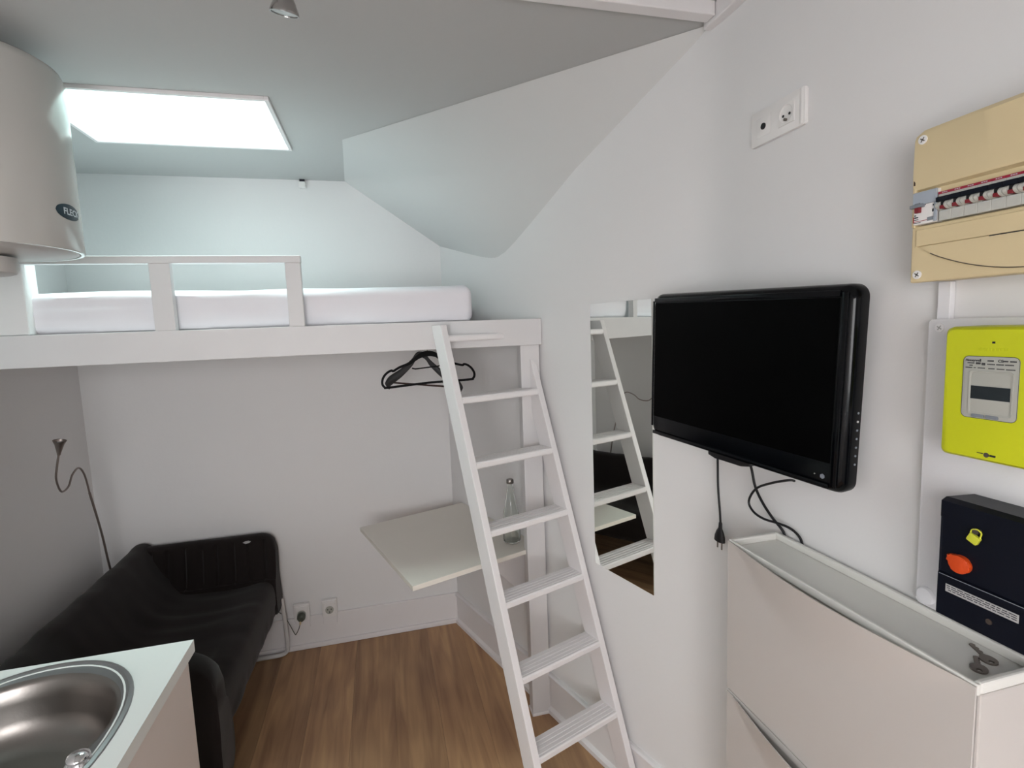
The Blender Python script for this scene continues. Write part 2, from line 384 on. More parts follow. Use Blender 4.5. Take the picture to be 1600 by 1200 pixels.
# baseboards: board, lip and shoe moulding
bb = 0.184
b = NB(); xr = W(LW-.013, 0, 0).x
box(b, XL, xr+.003, YB-.014, YB, .028, bb, .003); box(b, XL, xr, YB-.024, YB-.001, 0, .03, .005); struct('baseboard_back', b, 'trim')
def wallprism(b, u0, u1, prof):
    prism(b, [W(u0, v, z) for v, z in prof], MD*(u1-u0)); return b
b = NB(); wallprism(b, 0.0, LW-.004, [(0, 0), (.026, 0), (.026, .02), (.015, .03), (.013, .032), (.013, .160), (.020, .166), (.021, .180), (.012, bb), (0, bb)]); struct('baseboard_right', b, 'trim')
b = NB(); box(b, XL, XL+.014, YK, YB-.024, 0, bb, .003); struct('baseboard_left', b, 'trim')

# ------------------------------------------------------------------ loft bed
YR = 2.08
bed = thing('loft_bed', 'white painted wooden loft bed with front rail, guard rail and corner post', 'bed', (-0.4, YR, 0))
xwr = W(0, 0, 0).x-(YR-YC)*math.tan(AN)
b = NB(); box(b, XL+.001, xwr-.004, YR, YR+.045, 1.658, 1.767, .002)
obj('front_rail', b, 'rail', bed)
b = NB(); prism(b, [(XL+.002, YR+.045, 1.69), (xwr-.022, YR+.045, 1.69), (W(LW, .004, 0).x, YB-.003, 1.69), (XL+.002, YB-.003, 1.69)], (0, 0, .07)); obj('platform', b, 'gloss', bed)
b = NB(); box(b, 0.564, 0.646, YR+.001, YR+.055, 0.004, 1.658, .002); obj('post', b, 'rail', bed)
b = NB(); box(b, 0.560, 0.652, YR-.005, YR+.06, 0.0, 0.012, .002); obj('post_foot', b, 'gloss', bed)
b = NB(); box(b, -1.128, -0.262, YR, YR+.032, 2.000, 2.026, .002); obj('guard_top_rail', b, 'rail', bed)
for x0, x1 in ((-0.757, -0.692), (-0.318, -0.264)):
    b = NB(); box(b, x0, x1, YR+.001, YR+.031, 1.767, 2.000, .002); obj('guard_post', b, 'rail', bed)

# mattress
b = NB(); mx0, mx1, my0, my1, mz0, mz1 = XL+.012, 0.383, 2.128, 2.938, 1.762, 1.914
box(b, mx0, mx1, my0, my1, mz0, mz1, .035, 4)
bmesh.ops.triangulate(b, faces=[f for f in b.faces if len(f.verts) > 4])
for ax, n, lo, hi in ((0, 70, mx0, mx1), (1, 26, my0, my1), (2, 6, mz0+.03, mz1-.03)):
    for k in range(1, n):
        c = [0, 0, 0]; c[ax] = lo+(hi-lo)*k/n; nn = [0, 0, 0]; nn[ax] = 1
        bmesh.ops.bisect_plane(b, geom=b.verts[:]+b.edges[:]+b.faces[:], plane_co=c, plane_no=nn)
for v in b.verts:
    p = v.co; nz = noise.noise(Vector((p.x*3, p.y*5, p.z*4)))*.006+noise.noise(Vector((p.x*5, p.y*11, p.z*40)))*.0035
    sag = -.003*math.sin((p.x+1.42)*PI/.6)**2
    if p.z > mz0+.05: v.co.z += nz+sag*(p.z-mz0-.05)/.09
    if p.y < my0+.02: v.co.y += noise.noise(Vector((p.x*2.5, 3, p.z*32)))*.007+noise.noise(Vector((p.x*9, 7, p.z*50)))*.002-.003
mat_o = obj('mattress', b, 'sheet', None, True); tag(mat_o, 'thin white mattress with fitted sheet lying on the loft bed platform', 'mattress')

# ------------------------------------------------------------------ ladder
U0, DU, VR, VL, Z0, DZ = .871, -.085, .055, .405, 1.70, -.233
lad = thing('ladder', 'white painted wooden loft ladder leaning steeply beside the slanted wall', 'ladder', tuple(W(.28, .23, 0)))
def uf(z): return U0+(z-Z0)/DZ*DU
def stringer(v0, v1, ztop):
    d = Vector((DU, DZ)).normalized()*-1; n = Vector((d.y, -d.x)); dep = .078
    zb = -.2; pts = [(uf(zb)-.003, zb), (uf(ztop+.1)-.003, ztop+.1)]; q = [(u+n.x*dep, z+n.y*dep) for u, z in pts]
    b = NB(); prism(b, [W(pts[0][0], v0, pts[0][1]), W(pts[1][0], v0, pts[1][1]), W(q[1][0], v0, q[1][1]), W(q[0][0], v0, q[0][1])], -ND*(v1-v0), .0025)
    clip(b, (0, 0, 0), (0, 0, -1)); clip(b, (0, 0, ztop), (0, 0, 1)); clip(b, (0, YR-.0005, 0), (0, 1, 0))
    return b
obj('side_rail', stringer(VL, VL+.027, 1.752), 'gloss', lad)
obj('side_rail', stringer(VR-.027, VR, 1.70), 'gloss', lad)
for k in range(7):
    u = uf(Z0+DZ*k)-.003; z = Z0+DZ*k+.012; dep = .082
    prof = [(u+.004, z-.025), (u, z-.020), (u, z-.005), (u+.004, z)]
    g = u+.010
    for j in range(4):
        prof += [(g, z), (g+.001, z-.0022), (g+.004, z-.0022), (g+.005, z)]; g += .0165
    prof += [(u+dep, z), (u+dep, z-.025)]
    b = NB(); prism(b, [W(uu, VR-.001, zz) for uu, zz in prof], -ND*(VL-VR+.002))
    if k == 0: clip(b, (0, YR-.0005, 0), (0, 1, 0))
    obj('rung', b, 'gloss', lad)

# ------------------------------------------------------------------ mirror on the slanted wall
b = NB(); prism(b, [W(u, .0055, z) for u, z in ((.222, H-.9225), (.512, H-.9125), (.512, H+.0775), (.222, H+.0775))], ND*.005)
mo = obj('mirror', b, 'mirror'); tag(mo, 'tall frameless mirror on the wall between ladder and television', 'mirror')
b = NB()
for u in (.29, .44): prism(b, [W(u-.008, .0072, H-.928), W(u+.008, .0072, H-.928), W(u+.008, .0072, H-.918), W(u-.008, .0072, H-.918)], ND*.007)

b.free()

# ------------------------------------------------------------------ wall desk
desk = thing('wall_desk', 'cream laminate drop-leaf desk board fixed to the slanted wall behind the ladder', 'desk', tuple(W(1.25, .3, .745)))
b = NB(); prism(b, [W(.872, .612, .745), W(.872, .003, .745), W(1.610, .003, .745), W(1.610, .585, .745)], (0, 0, .020), .0015); obj('desk_top', b, 'cream_lam', desk)
for u in (1.0, 1.45):
    b = NB(); prism(b, [W(u, .002, .745), W(u, .26, .745), W(u, .24, .728), W(u, .03, .50), W(u, .002, .47)], MD*.018); obj('bracket', b, 'gloss', desk)

# glass bottle on the desk
bt = Vector((.530, 2.215, .766)); bot = thing('bottle', 'empty clear glass bottle with metal cap on the desk board', 'bottle', bt)
po = [(0, 0), (.034, 0), (.0385, .004), (.0395, .02), (.039, .09), (.036, .13), (.026, .18), (.0185, .225), (.0145, .255), (.0135, .272), (.0155, .275), (.0155, .284), (.0135, .285)]
pi_ = [(.0115, .285), (.0115, .255), (.0155, .225), (.023, .18), (.033, .13), (.036, .09), (.0365, .02), (.034, .008), (0, .0075)]
b = NB(); lathe(b, po+pi_, bt, seg=40, caps=False); obj('glass_body', b, 'glass', bot, True)
b = NB(); lathe(b, [(0, .2865), (.0150, .2862), (.0165, .283), (.0170, .270), (.0160, .268)], bt+Vector((0, 0, .004)), seg=28, caps=False); obj('cap', b, 'steel', bot, True)

# ------------------------------------------------------------------ hangers under the loft
def hanger_front():
    c = Vector((.215, 2.45, 1.625)); t = thing('clothes_hanger', 'black velvet clothes hanger in front, under the loft bed', 'hanger', c)
    P = [(0, .003), (.04, -.006), (.075, -.036), (.13, -.052), (.162, -.060), (.170, -.056), (.185, -.060), (.203, -.074), (.216, -.094), (.2185, -.112), (.211, -.126), (.192, -.131),
         (0, -.134), (-.186, -.145), (-.203, -.142), (-.2125, -.128), (-.211, -.108), (-.202, -.090), (-.186, -.075), (-.168, -.067), (-.160, -.070), (-.13, -.054), (-.085, -.038), (-.04, -.008)]
    ring = catmull([(p[0], 0, p[1]) for p in P], 5, True); ring.append(ring[0])
    b = NB(); n = len(ring)
    # flat band, wider at the top shoulders than along the bar
    R = []
    for i, p in enumerate(ring):
        pn = ring[(i+1) % (n-1)]; pp = ring[(i-1) % (n-1)]; d = (pn-pp).normalized(); nn = Vector((-d.z, 0, d.x))
        wd = .0052+.0075*math.exp(-(p.x/.07)**2)*(1 if p.z > -.1 else 0); th = .003
        q = c+Vector((p.x, .035*p.x, p.z))
        R.append([q+nn*wd+Vector((0, th, 0)), q+nn*wd-Vector((0, th, 0)), q-nn*wd-Vector((0, th, 0)), q-nn*wd+Vector((0, th, 0))])
    loft(b, R, True, False); obj('hanger_frame', b, 'velvet', t)
    b = NB(); tube(b, [c+Vector((-.075, 0, -.062)), c+Vector((-.06, 0, -.066)), c+Vector((.05, 0, -.058)), c+Vector((.075, 0, -.040))], .0032); obj('tie_bar', b, 'velvet', t)
    b = NB(); tube(b, catmull([c+Vector(q) for q in ((0, 0, .0), (0, 0, .030), (.010, 0, .040), (.022, 0, .050), (.018, 0, .064), (.002, 0, .066))], 5), .0019); obj('hook', b, 'nickel', t)
    return t
hanger_front()
def hanger_back():
    c = Vector((.190, 2.53, 1.618)); t = thing('clothes_hanger', 'dark grey wooden suit hanger hanging behind the velvet one', 'hanger', c)
    rz = math.radians(-24); cr, sr = math.cos(rz), math.sin(rz)
    def T(x, y, z):
        x *= .93
        return c+Vector((x*cr-y*sr, x*sr+y*cr, z-.09*x))
    P = [(-.205, .02, -.156), (-.195, .012, -.138), (-.12, .0, -.090), (-.06, -.004, -.040), (-.03, 0, -.006), (0, 0, .004), (.03, 0, -.006), (.06, -.004, -.036), (.12, 0, -.084), (.195, .012, -.128), (.205, .02, -.150)]
    S = catmull(P, 5); R = []
    for i, p in enumerate(S):
        f = abs(p.x)/.205; hh = .014+.012*f; dd = .006+.014*f**2; rr = []
        for k in range(12):
            a = 2*PI*k/12; rr.append(T(p.x-math.copysign(math.sin(a)*hh*.5, p.x)*min(1, abs(p.x)*20), p.y+math.cos(a)*dd, p.z+math.sin(a)*hh))
        R.append(rr)
    b = NB(); loft(b, R); obj('hanger_arms', b, 'dkgrey', t, True)
    b = NB(); tube(b, [T(-.185, .012, -.145), T(.185, .012, -.145)], .0045); obj('trouser_bar', b, 'reddark', t)
    b = NB(); tube(b, catmull([T(*q) for q in ((0, 0, .0), (0, 0, .030), (.010, 0, .040), (.022, 0, .052), (.018, 0, .066), (.002, 0, .068))], 5), .0019); obj('hook', b, 'chrome', t)
hanger_back()
b = NB(); tube(b, [(.16, 2.43, 1.686), (.20, 2.56, 1.686)], .005)
o = obj('hanging_rod', b, 'nickel'); tag(o, 'short metal rod under the loft platform holding the hangers', 'rod')

# ------------------------------------------------------------------ sofa
sofa = thing('sofa', 'dark black-brown suede two-seat sofa in the far left corner', 'sofa', (-0.93, 2.35, 0))
SY_0, SY_1 = 1.80, 2.925
bp = [(-1.15, .27), (-1.20, .44), (-1.262, .655), (-1.262, .695), (-1.235, .712), (-1.195, .708), (-1.165, .675), (-1.10, .56), (-1.05, .50), (-.98, .475), (-.85, .468), (-.72, .478), (-.645, .480), (-.610, .462), (-.598, .42), (-.597, .35), (-.602, .305), (-.625, .29), (-.75, .28), (-.95, .275)]
ring = catmull([(x, 0, z) for x, z in bp], 4, True)
b = NB(); R = []; NY = 46
for j in range(NY+1):
    y = SY_0+.012+(SY_1-SY_0-.024)*j/NY; rr = []
    for p in ring:
        q = Vector((p.x, y, p.z)); nz = noise.noise(Vector((p.x*6, y*5, p.z*6)))*.008+noise.noise(Vector((p.x*3+5, y*16, p.z*8)))*.007
        if p.z > .36: q.z += nz
        elif p.x > -.7: q.x += nz
        if q.x > -.7: q.x -= .03*(1-(y-SY_0)/(SY_1-SY_0))
        rr.append(q)
    R.append(rr)
loft(b, R); obj('seat_and_back', b, 'sofa', sofa, True)
def arm(far):
    yo = SY_1 if far else SY_0; sg = -1 if far else 1      # sg: direction to the seat
    prof = [(0, .305), (.0, .45), (.0, .64), (.008, .688), (.028, .708), (.055, .706), (.076, .682), (.088, .62), (.102, .54), (.118, .495), (.135, .47), (.14, .305)]
    ringp = catmull([(t, 0, z) for t, z in prof], 4, True)
    b = NB(); R = []; NX = 66
    for i in range(NX+1):
        f = i/NX; x = -1.240+(.645)*f
        e = 0.0; dx = -.595-x
        ra_ = .075 if far else .13
        if dx < ra_: e = ra_-math.sqrt(max(0, ra_**2-(ra_-dx)**2))
        tz = .712-e*.9
        groove = 0
        s = (x+1.165)/.0745; gr = abs(s-round(s))*.0745
        groove = .014*math.exp(-(gr/.007)**2) if -1.2 < x < -.62 else 0
        rr = []
        for p in ringp:
            z = p.z if (far or p.z > .4) else .4-(.4-p.z)*1.7; t = p.x
            zz = z if z < .45 else .45+(z-.45)*(tz-.45)/(.712-.45)
            if t > .05 and .49 < z < .69: t -= groove-.003
            k = noise.noise(Vector((x*5, t*9+yo, z*5)))*.006
            if i in (0, NX): t = .07+(t-.07)*.88; zz = .50+(zz-.50)*.95
            rr.append(Vector((x+(k*.5 if i == NX else 0), yo+sg*max(t+(k if t > .03 else 0), .0), zz)))
        R.append(rr)
    loft(b, R); return obj('armrest', b, 'sofa', sofa, True)
af = arm(True); an = arm(False)
b = NB()
tg = [(-.742, .688), (-.730, .694), (-.716, .695), (-.704, .690), (-.712, .684), (-.728, .681)]
prism(b, [(x, SY_1-.086, z) for x, z in tg], (0, -.005, 0)); o = obj('fabric_tag', b, 'paper', af); o['label'] = 'small pale care tag'
for yo, dx_ in ((2.905, 0), (1.93, -.06)):
    b = NB(); tube(b, catmull([(-.597+dx_, yo-.01, .33), (-.588+dx_, yo-.01, .20), (-.586+dx_, yo-.01, .06), (-.592+dx_, yo-.01, .028), (-.625+dx_, yo-.01, .013), (-.72, yo-.01, .011), (-1.06, yo-.01, .011), (-1.10, yo-.01, .03), (-1.11, yo-.01, .08), (-1.12, yo-.01, .28)], 5), .011, 12)
    o = obj('leg', b, 'tube', sofa, True); o['label'] = 'white tubular steel leg'

# ------------------------------------------------------------------ gooseneck lamp behind the sofa
lamp = thing('floor_lamp', 'slim dark metal gooseneck uplight lamp in the corner behind the sofa', 'lamp', (-1.297, 2.865, 0))
ht = Vector((-1.22, 2.335, 1.318))
b = NB(); tube(b, catmull([(-1.22, 2.335, 1.318), (-1.235, 2.34, 1.263), (-1.25, 2.354, 1.21), (-1.27, 2.414, 1.148), (-1.285, 2.494, 1.147), (-1.295, 2.55, 1.182), (-1.3, 2.613, 1.197), (-1.302, 2.654, 1.155), (-1.302, 2.675, 1.067)], 7), .0038, 10); obj('gooseneck', b, 'lampmetal', lamp, True)
b = NB(); tube(b, catmull([(-1.302, 2.675, 1.067), (-1.302, 2.729, 0.867), (-1.302, 2.759, 0.699), (-1.300, 2.815, .42), (-1.297, 2.865, .02)], 6), .0048, 10); obj('pole', b, 'lampmetal', lamp, True)
b = NB(); lathe(b, [(0, 0), (.045, 0), (.045, .008), (.04, .016), (.012, .02), (.010, .04), (0, .04)], (-1.297, 2.865, 0), seg=28, caps=False); obj('base', b, 'lampmetal', lamp, True)
b = NB(); lathe(b, [(.0055, -.008), (.0065, 0), (.015, .036), (.0205, .048), (.0215, .051), (.0190, .050), (.014, .035), (.004, .006), (0, .006)], ht, (.22, -.12, 1), 28, False); obj('lamp_shade', b, 'lampmetal', lamp, True)
b = NB(); bmesh.ops.create_uvsphere(b, u_segments=14, v_segments=8, radius=.008, matrix=Matrix.Translation(ht+Vector((.006, -.003, .038)))); obj('bulb', b, 'white_pl', lamp, True)

# ------------------------------------------------------------------ wall sockets on the back wall
def outlet(x, label, plugged):
    t = thing('wall_socket', label, 'socket', (x, YB, .15), 'wall sockets above the back baseboard'); y = YB
    b = NB(); box(b, x-.041, x+.041, y-.030, y-.001, .172, .268, .004); obj('mount_box', b, 'white_pl', t)
    b = NB(); box(b, x-.038, x+.038, y-.022, y-.001, .125, .172, .002); obj('mount_block', b, 'trim', t)
    b = NB(); box(b, x-.033, x+.033, y-.034, y-.029, .182, .258, .003); obj('cover_plate', b, 'white_pl', t)
    b = NB(); lathe(b, [(.0, 0), (.019, 0), (.020, .0035), (.0215, .0035), (.0225, -.001)], (x, y-.0345, .214), (0, -1, 0), 24, False); obj('socket_well', b, 'lcd_frame', t, True)
    b = NB()
    for dx, dz in ((-.0095, .003), (.0095, .003)): cyl(b, (x+dx, y-.0342, .214+dz), (x+dx, y-.0358, .214+dz), .003, 10)
    box(b, x-.0018, x+.0018, y-.0365, y-.0342, .196, .206); obj('contact', b, 'ink', t)
    return t
s1 = outlet(-.505, 'white wall socket next to the sofa with a grey plug in it', True)
s2 = outlet(-.360, 'empty white wall socket to the right of the plugged one', False)
plug = thing('plug', 'grey-green round plug with thin brown cord in the left wall socket', 'plug', (-.505, YB-.04, .19))
b = NB(); lathe(b, [(0, 0), (.019, 0), (.022, .006), (.021, .024), (.015, .034), (0, .036)], (-.505, YB-.0385, .212), (0, -1, -.35), 24, False); obj('plug_body', b, 'greyplug', plug, True)
b = NB(); cyl(b, (-.508, YB-.062, .196), (-.512, YB-.066, .172), .006, 10, .004); obj('strain_relief', b, 'cream', plug, True)
b = NB(); tube(b, catmull([(-.512, YB-.066, .174), (-.520, YB-.060, .15), (-.536, YB-.05, .118), (-.545, YB-.05, .117), (-.57, YB-.04, .172), (-.60, YB-.03, .225), (-.66, YB-.024, .27)], 6), .0022, 6); obj('cord', b, 'greyplug', plug, True)

# small white clip at the top of the back wall
cl = thing('cable_clip', 'small white plastic clip at the top of the back wall', 'clip', (-.33, YB, 2.50))
b = NB(); box(b, -.349, -.314, YB-.030, YB-.001, 2.486, 2.516, .003); obj('clip_body', b, 'white_pl', cl)
b = NB(); box(b, -.344, -.319, YB-.020, YB-.008, 2.516, ZC); obj('mount', b, 'ink', cl)

# ------------------------------------------------------------------ kitchen counter with sink
CX1, CY1, CZ = -.553, 1.552, .900
SCX, SCY = -.853, 1.205; SA, SBB = .255, .332; BX, BY, BR = -.866, 1.258, .233
def sup(cx, cy, a, b_, n, p):
    o_ = []
    for i in range(n):
        t = 2*PI*i/n; c, s = math.cos(t), math.sin(t)
        o_.append((cx+a*math.copysign(abs(c)**(2/p), c), cy+b_*math.copysign(abs(s)**(2/p), s)))
    return o_
NS = 64
b = NB(); hole = sup(SCX, SCY, SA-.02, SBB-.02, NS, 2.15); cx0, cx1, cy0, cy1 = XK+.002, CX1, .30, CY1; sq = []
for (x, y) in hole:
    dx, dy = x-SCX, y-SCY; k = min(((cx1-SCX)/dx if dx > 1e-9 else (cx0-SCX)/dx if dx < -1e-9 else 1e9), ((cy1-SCY)/dy if dy > 1e-9 else (cy0-SCY)/dy if dy < -1e-9 else 1e9))
    sq.append((SCX+dx*k, SCY+dy*k))
for (a_, c_) in ((cx0, cy0), (cx0, cy1), (cx1, cy0), (cx1, cy1)):
    j = min(range(NS), key=lambda q: (sq[q][0]-a_)**2+(sq[q][1]-c_)**2); sq[j] = (a_, c_)
to = [b.verts.new((*p, CZ)) for p in sq]; ti = [b.verts.new((*p, CZ)) for p in hole]; lo = [b.verts.new((*p, CZ-.034)) for p in sq]; li = [b.verts.new((*p, CZ-.034)) for p in hole]
for i in range(NS):
    j = (i+1) % NS
    b.faces.new((to[i], to[j], ti[j], ti[i])); b.faces.new((lo[i], li[i], li[j], lo[j])); b.faces.new((to[i], lo[i], lo[j], to[j])); b.faces.new((ti[i], ti[j], li[j], li[i]))
ct = obj('countertop', b, 'laminate'); tag(ct, 'glossy white kitchen worktop with cut-out for the oval sink', 'worktop')
kc = thing('kitchen_cabinet', 'white base cabinet under the kitchen worktop', 'cabinet', (-.88, .92, 0))
b = NB(); 
box(b, XK+.003, -.585, 1.515, 1.535, .10, .8655); box(b, XK+.003, -.585, .30, .32, .10, .8655); box(b, XK+.003, -.585, .32, 1.515, .10, .118); box(b, XK+.003, XK+.013, .32, 1.515, .118, .8655)
obj('carcass', b, 'carcass', kc)
b = NB(); box(b, XK+.05, -.62, .31, 1.525, 0, .10); obj('plinth', b, 'carcass', kc)
for y0, y1 in ((.302, .716), (.719, 1.124), (1.127, 1.535)):
    b = NB(); box(b, -.585, -.566, y0, y1, .105, .862, .0015); d_ = obj('door', b, 'carcass', kc)
    b = NB(); tube(b, catmull([(-.566, y0+.04, .78), (-.545, y0+.04, .78), (-.540, y0+.045, .775), (-.540, y0+.045, .66), (-.545, y0+.04, .65), (-.566, y0+.04, .65)], 4), .005); obj('handle', b, 'chrome', d_, True)
# sink
sink = thing('sink', 'oval stainless steel sink set into the white worktop', 'sink', (SCX, SCY, CZ-.17))
def bowlring(r, n=NS): return [(BX+r*math.cos(2*PI*i/n), BY+r*math.sin(2*PI*i/n)) for i in range(n)]
b = NB(); R = []
for a_, bb_, z in ((SA, SBB, CZ+.0002), (SA-.002, SBB-.002, CZ+.003), (SA-.010, SBB-.010, CZ+.0045), (SA-.015, SBB-.015, CZ+.0005), (SA-.018, SBB-.018, CZ-.001)): R.append([(x, y, z) for x, y in sup(SCX, SCY, a_, bb_, NS, 2.15)])
inner = bowlring(BR+.006)
last = R[-1]; R.append([((last[i][0]+inner[i][0])/2, (last[i][1]+inner[i][1])/2, CZ-.0025) for i in range(NS)]); R.append([(x, y, CZ-.004) for x, y in inner])
R2 = [[(x, y, z) for x, y in bowlring(r)] for r, z in ((BR+.006, CZ-.004), (BR, CZ-.007), (BR-.006, CZ-.016), (BR-.012, CZ-.05), (BR-.018, CZ-.09), (BR-.030, CZ-.120), (BR-.055, CZ-.140), (BR-.09, CZ-.147), (.045, CZ-.150), (.042, CZ-.154))]
def open_loft(b, R):
    V = [[b.verts.new(Vector(p)) for p in r] for r in R]
    for a, c in zip(V, V[1:]):
        for k in range(NS): b.faces.new((a[k], a[(k+1) % NS], c[(k+1) % NS], c[k]))
    return V
V = open_loft(b, R); obj('rim', b, 'steel_rim', sink, True)
b = NB(); V = open_loft(b, R2); V2 = open_loft(b, [[(x*1.0+(x-BX)*.012, y+(y-BY)*.012, z-.0015) for x, y, z in r] for r in R2[::-1]]); obj('bowl', b, 'steel', sink, True)
b = NB(); lathe(b, [(0, -.002), (.040, -.002), (.0425, .002), (.0425, .004), (.036, .005), (.030, .002), (0, .001)], (BX, BY, CZ-.152), seg=32, caps=False); obj('drain', b, 'chrome', sink, True)
b = NB(); KP = (-.634, 1.146, CZ-.002)
lathe(b, [(.024, -.002), (.024, .001), (.018, .003), (.014, .006), (.0185, .009), (.0205, .014), (.018, .019), (.010, .0225), (0, .0235)], KP, seg=32, caps=False); o = obj('drain_knob', b, 'chrome', sink, True); o['label'] = 'round chrome drain knob'
# tap at the back of the sink
tap = thing('tap', 'chrome kitchen tap standing behind the sink bowl', 'tap', (-1.10, 1.36, CZ))
b = NB(); lathe(b, [(0, 0), (.026, 0), (.026, .006), (.021, .012), (.020, .11), (.016, .125), (0, .128)], (-1.10, 1.36, CZ+.0005), seg=24, caps=False); obj('tap_body', b, 'chrome', tap, True)
b = NB(); tube(b, catmull([(-1.10, 1.36, CZ+.09), (-1.05, 1.37, CZ+.13), (-1.0, 1.375, CZ+.135), (-.962, 1.38, CZ+.12), (-.958, 1.38, CZ+.095)], 6), .011, 14); obj('spout', b, 'chrome', tap, True)
b = NB(); tube(b, [(-1.10, 1.36, CZ+.125), (-1.12, 1.35, CZ+.15), (-1.10, 1.31, CZ+.165)], .007, 10); obj('lever', b, 'chrome', tap, True)

# ------------------------------------------------------------------ water heater
hx, hy, hr = -.985, 1.69, .205; hz0, hz1 = H+.252, H+.735
he = thing('water_heater', 'white enamelled cylindrical electric water heater hung at the top left', 'water heater', (hx, hy, hz0))
b = NB(); lathe(b, [(hr-.012, .004), (hr-.010, 0), (hr-.003, 0), (hr, .004), (hr, hz1-hz0-.03), (hr-.006, hz1-hz0-.012), (hr-.02, hz1-hz0-.003), (hr-.05, hz1-hz0), (0, hz1-hz0+.006)], (hx, hy, hz0), seg=72, caps=False); obj('tank', b, 'enamel', he, True)
b = NB(); lathe(b, [(hr-.011, .006), (hr-.014, .001), (hr-.02, -.001), (hr-.05, -.006), (0, -.012)], (hx, hy, hz0), seg=64, caps=False); obj('bottom_plate', b, 'enamel_cap', he, True)
b = NB(); lathe(b, [(.075, 0), (.075, -.030), (.070, -.040), (.060, -.044), (0, -.044)], (hx-.014, hy-.005, hz0-.016), seg=40, caps=False); obj('thermostat_cap', b, 'enamel_cap', he, True)
for z_ in (hz0+.08, hz1-.12):
    b = NB(); box(b, XK-.002, hx-hr+.03, hy-.12, hy+.04, z_, z_+.04); obj('wall_bracket', b, 'enamel_cap', he)
for yy, mm in ((-.06, 'steel'), (.06, 'steel')):
    b = NB(); tube(b, catmull([(hx-.12, hy+yy-.06, hz0-.005), (hx-.12, hy+yy-.06, hz0-.06), (hx-.17, hy+yy-.06, hz0-.10), (XK+.004, hy+yy-.10, hz0-.12)], 5), .007, 10); obj('pipe', b, mm, he, True)
# badge wrapped on the tank
th0 = math.atan2(1.676-hy, -.781-hx)+.0; bz = H+.352
def onten(s, z, off): th = th0+s/hr; return Vector((hx+(hr+off)*math.cos(th), hy+(hr+off)*math.sin(th), z))
b = NB(); n = 40; bw, bh = .046, .0205
f0 = [b.verts.new(onten(bw*math.cos(2*PI*i/n)*.5*1.95, bz+bh*math.sin(2*PI*i/n), .0012)) for i in range(n)]
# built as strips so that it follows the curve
b.free(); b = NB(); rows = []
for i in range(25):
    s = -bw+2*bw*i/24; hh = bh*math.sqrt(max(0.0005, 1-(s/bw)**2)); rows.append([onten(s, bz-hh, .0002), onten(s, bz-hh, .0014), onten(s, bz+hh, .0014), onten(s, bz+hh, .0002)])
loft(b, rows); bd = obj('badge', b, 'badge', he)
text('lettering', 'FLECK', .0235, (0, 0, 0), 'whiteink', bd, sx=.98, warp=lambda c: onten(c.x+.009, bz+c.y, .0016+max(c.z, 0)))

# ------------------------------------------------------------------ television
tl = Vector((.769, 1.362, H+.082)); tr = Vector((.860, .781, H+.0595)); bl = Vector((.769, 1.360, H-.324))
e1 = (tr-tl).normalized(); e2 = (tl-bl); e2 = (e2-e1*e2.dot(e1)).normalized(); e3 = e1.cross(e2)      # e3 points into the room
if e3.x > 0: e3 = -e3
TW, THh = (tr-tl).length, .412; tc_ = (tl+tr)/2-e2*THh/2
def TP(a, b_, c): return tc_+e1*a+e2*b_+e3*c
tv = thing('television', 'black flat-screen television with glossy frame on the right wall', 'television', tuple(tc_))
hw, hh = TW/2, THh/2
out = rrect(-hw, hw, -hh, hh, .026, 8)
def ringat(d, c):
    return [TP(p[0]*(1-d/hw), p[1]*(1-d/hh), c) for p in out]
scr = (-hw+.014, hw-.032, -hh+.060, hh-.026)
inn = []
ctr = ((scr[0]+scr[1])/2, (scr[2]+scr[3])/2)
inn = [(min(max(p[0], scr[0]), scr[1]), min(max(p[1], scr[2]), scr[3])) for p in out]
b = NB()
R = [ringat(.010, -.040), ringat(.0, -.036), ringat(0, -.018), ringat(.003, -.008), ringat(.010, -.001), ringat(.016, .0)]
V = [[b.verts.new(p) for p in r] for r in R]; n = len(out)
for a_, c_ in zip(V, V[1:]):
    for k in range(n): b.faces.new((a_[k], a_[(k+1) % n], c_[(k+1) % n], c_[k]))
b.faces.new(V[0]); b.faces.new(V[-1]); obj('casing', b, 'blackgloss', tv, True)
b = NB(); prism(b, [TP(*q, .0004) for q in ((scr[0], scr[2]), (scr[1], scr[2]), (scr[1], scr[3]), (scr[0], scr[3]))], e3*.0008); obj('screen', b, 'screen', tv)
# raised bezel strips around the screen
def strip(a0, a1, b0, b1, h):
    b = NB(); prism(b, [TP(a0, b0, 0), TP(a1, b0, 0), TP(a1, b1, 0), TP(a0, b1, 0)], e3*h, min(h*.45, .002)); return b
obj('bezel', strip(-hw+.014, hw-.03, hh-.024, hh-.012, .005), 'blackgloss', tv, True)
obj('bezel', strip(hw-.026, hw-.014, -hh+.014, hh-.016, .006), 'blackgloss', tv, True)
obj('bezel', strip(-hw+.014, hw-.03, -hh+.008, -hh+.018, .005), 'blackgloss', tv, True)
obj('bezel', strip(-hw+.005, -hw+.012, -hh+.03, hh-.02, .003), 'blackgloss', tv, True)
b = NB(); prism(b, [TP(x, y, -.040) for x, y in rrect(-.2, .2, -.16, .15, .03)], e3*-.020, .006); obj('rear_housing', b, 'black', tv, True)
b = NB(); prism(b, [TP(x, y, -.012) for x, y in ((-.075, -hh-.008), (-.05, -hh-.012), (.03, -hh-.012), (.055, -hh-.006), (.06, -hh+.02), (-.08, -hh+.02))], e3*-.032, .003); obj('stand_mount', b, 'black', tv, True)
for k in range(7):
    b = NB(); p = TP(hw-.001, -hh+.165-k*.017, -.026); q = e1
    cyl(b, p, p+e1*.0025, .0022, 12); obj('button', b, 'paper' if k == 1 else 'grey_pl', tv)
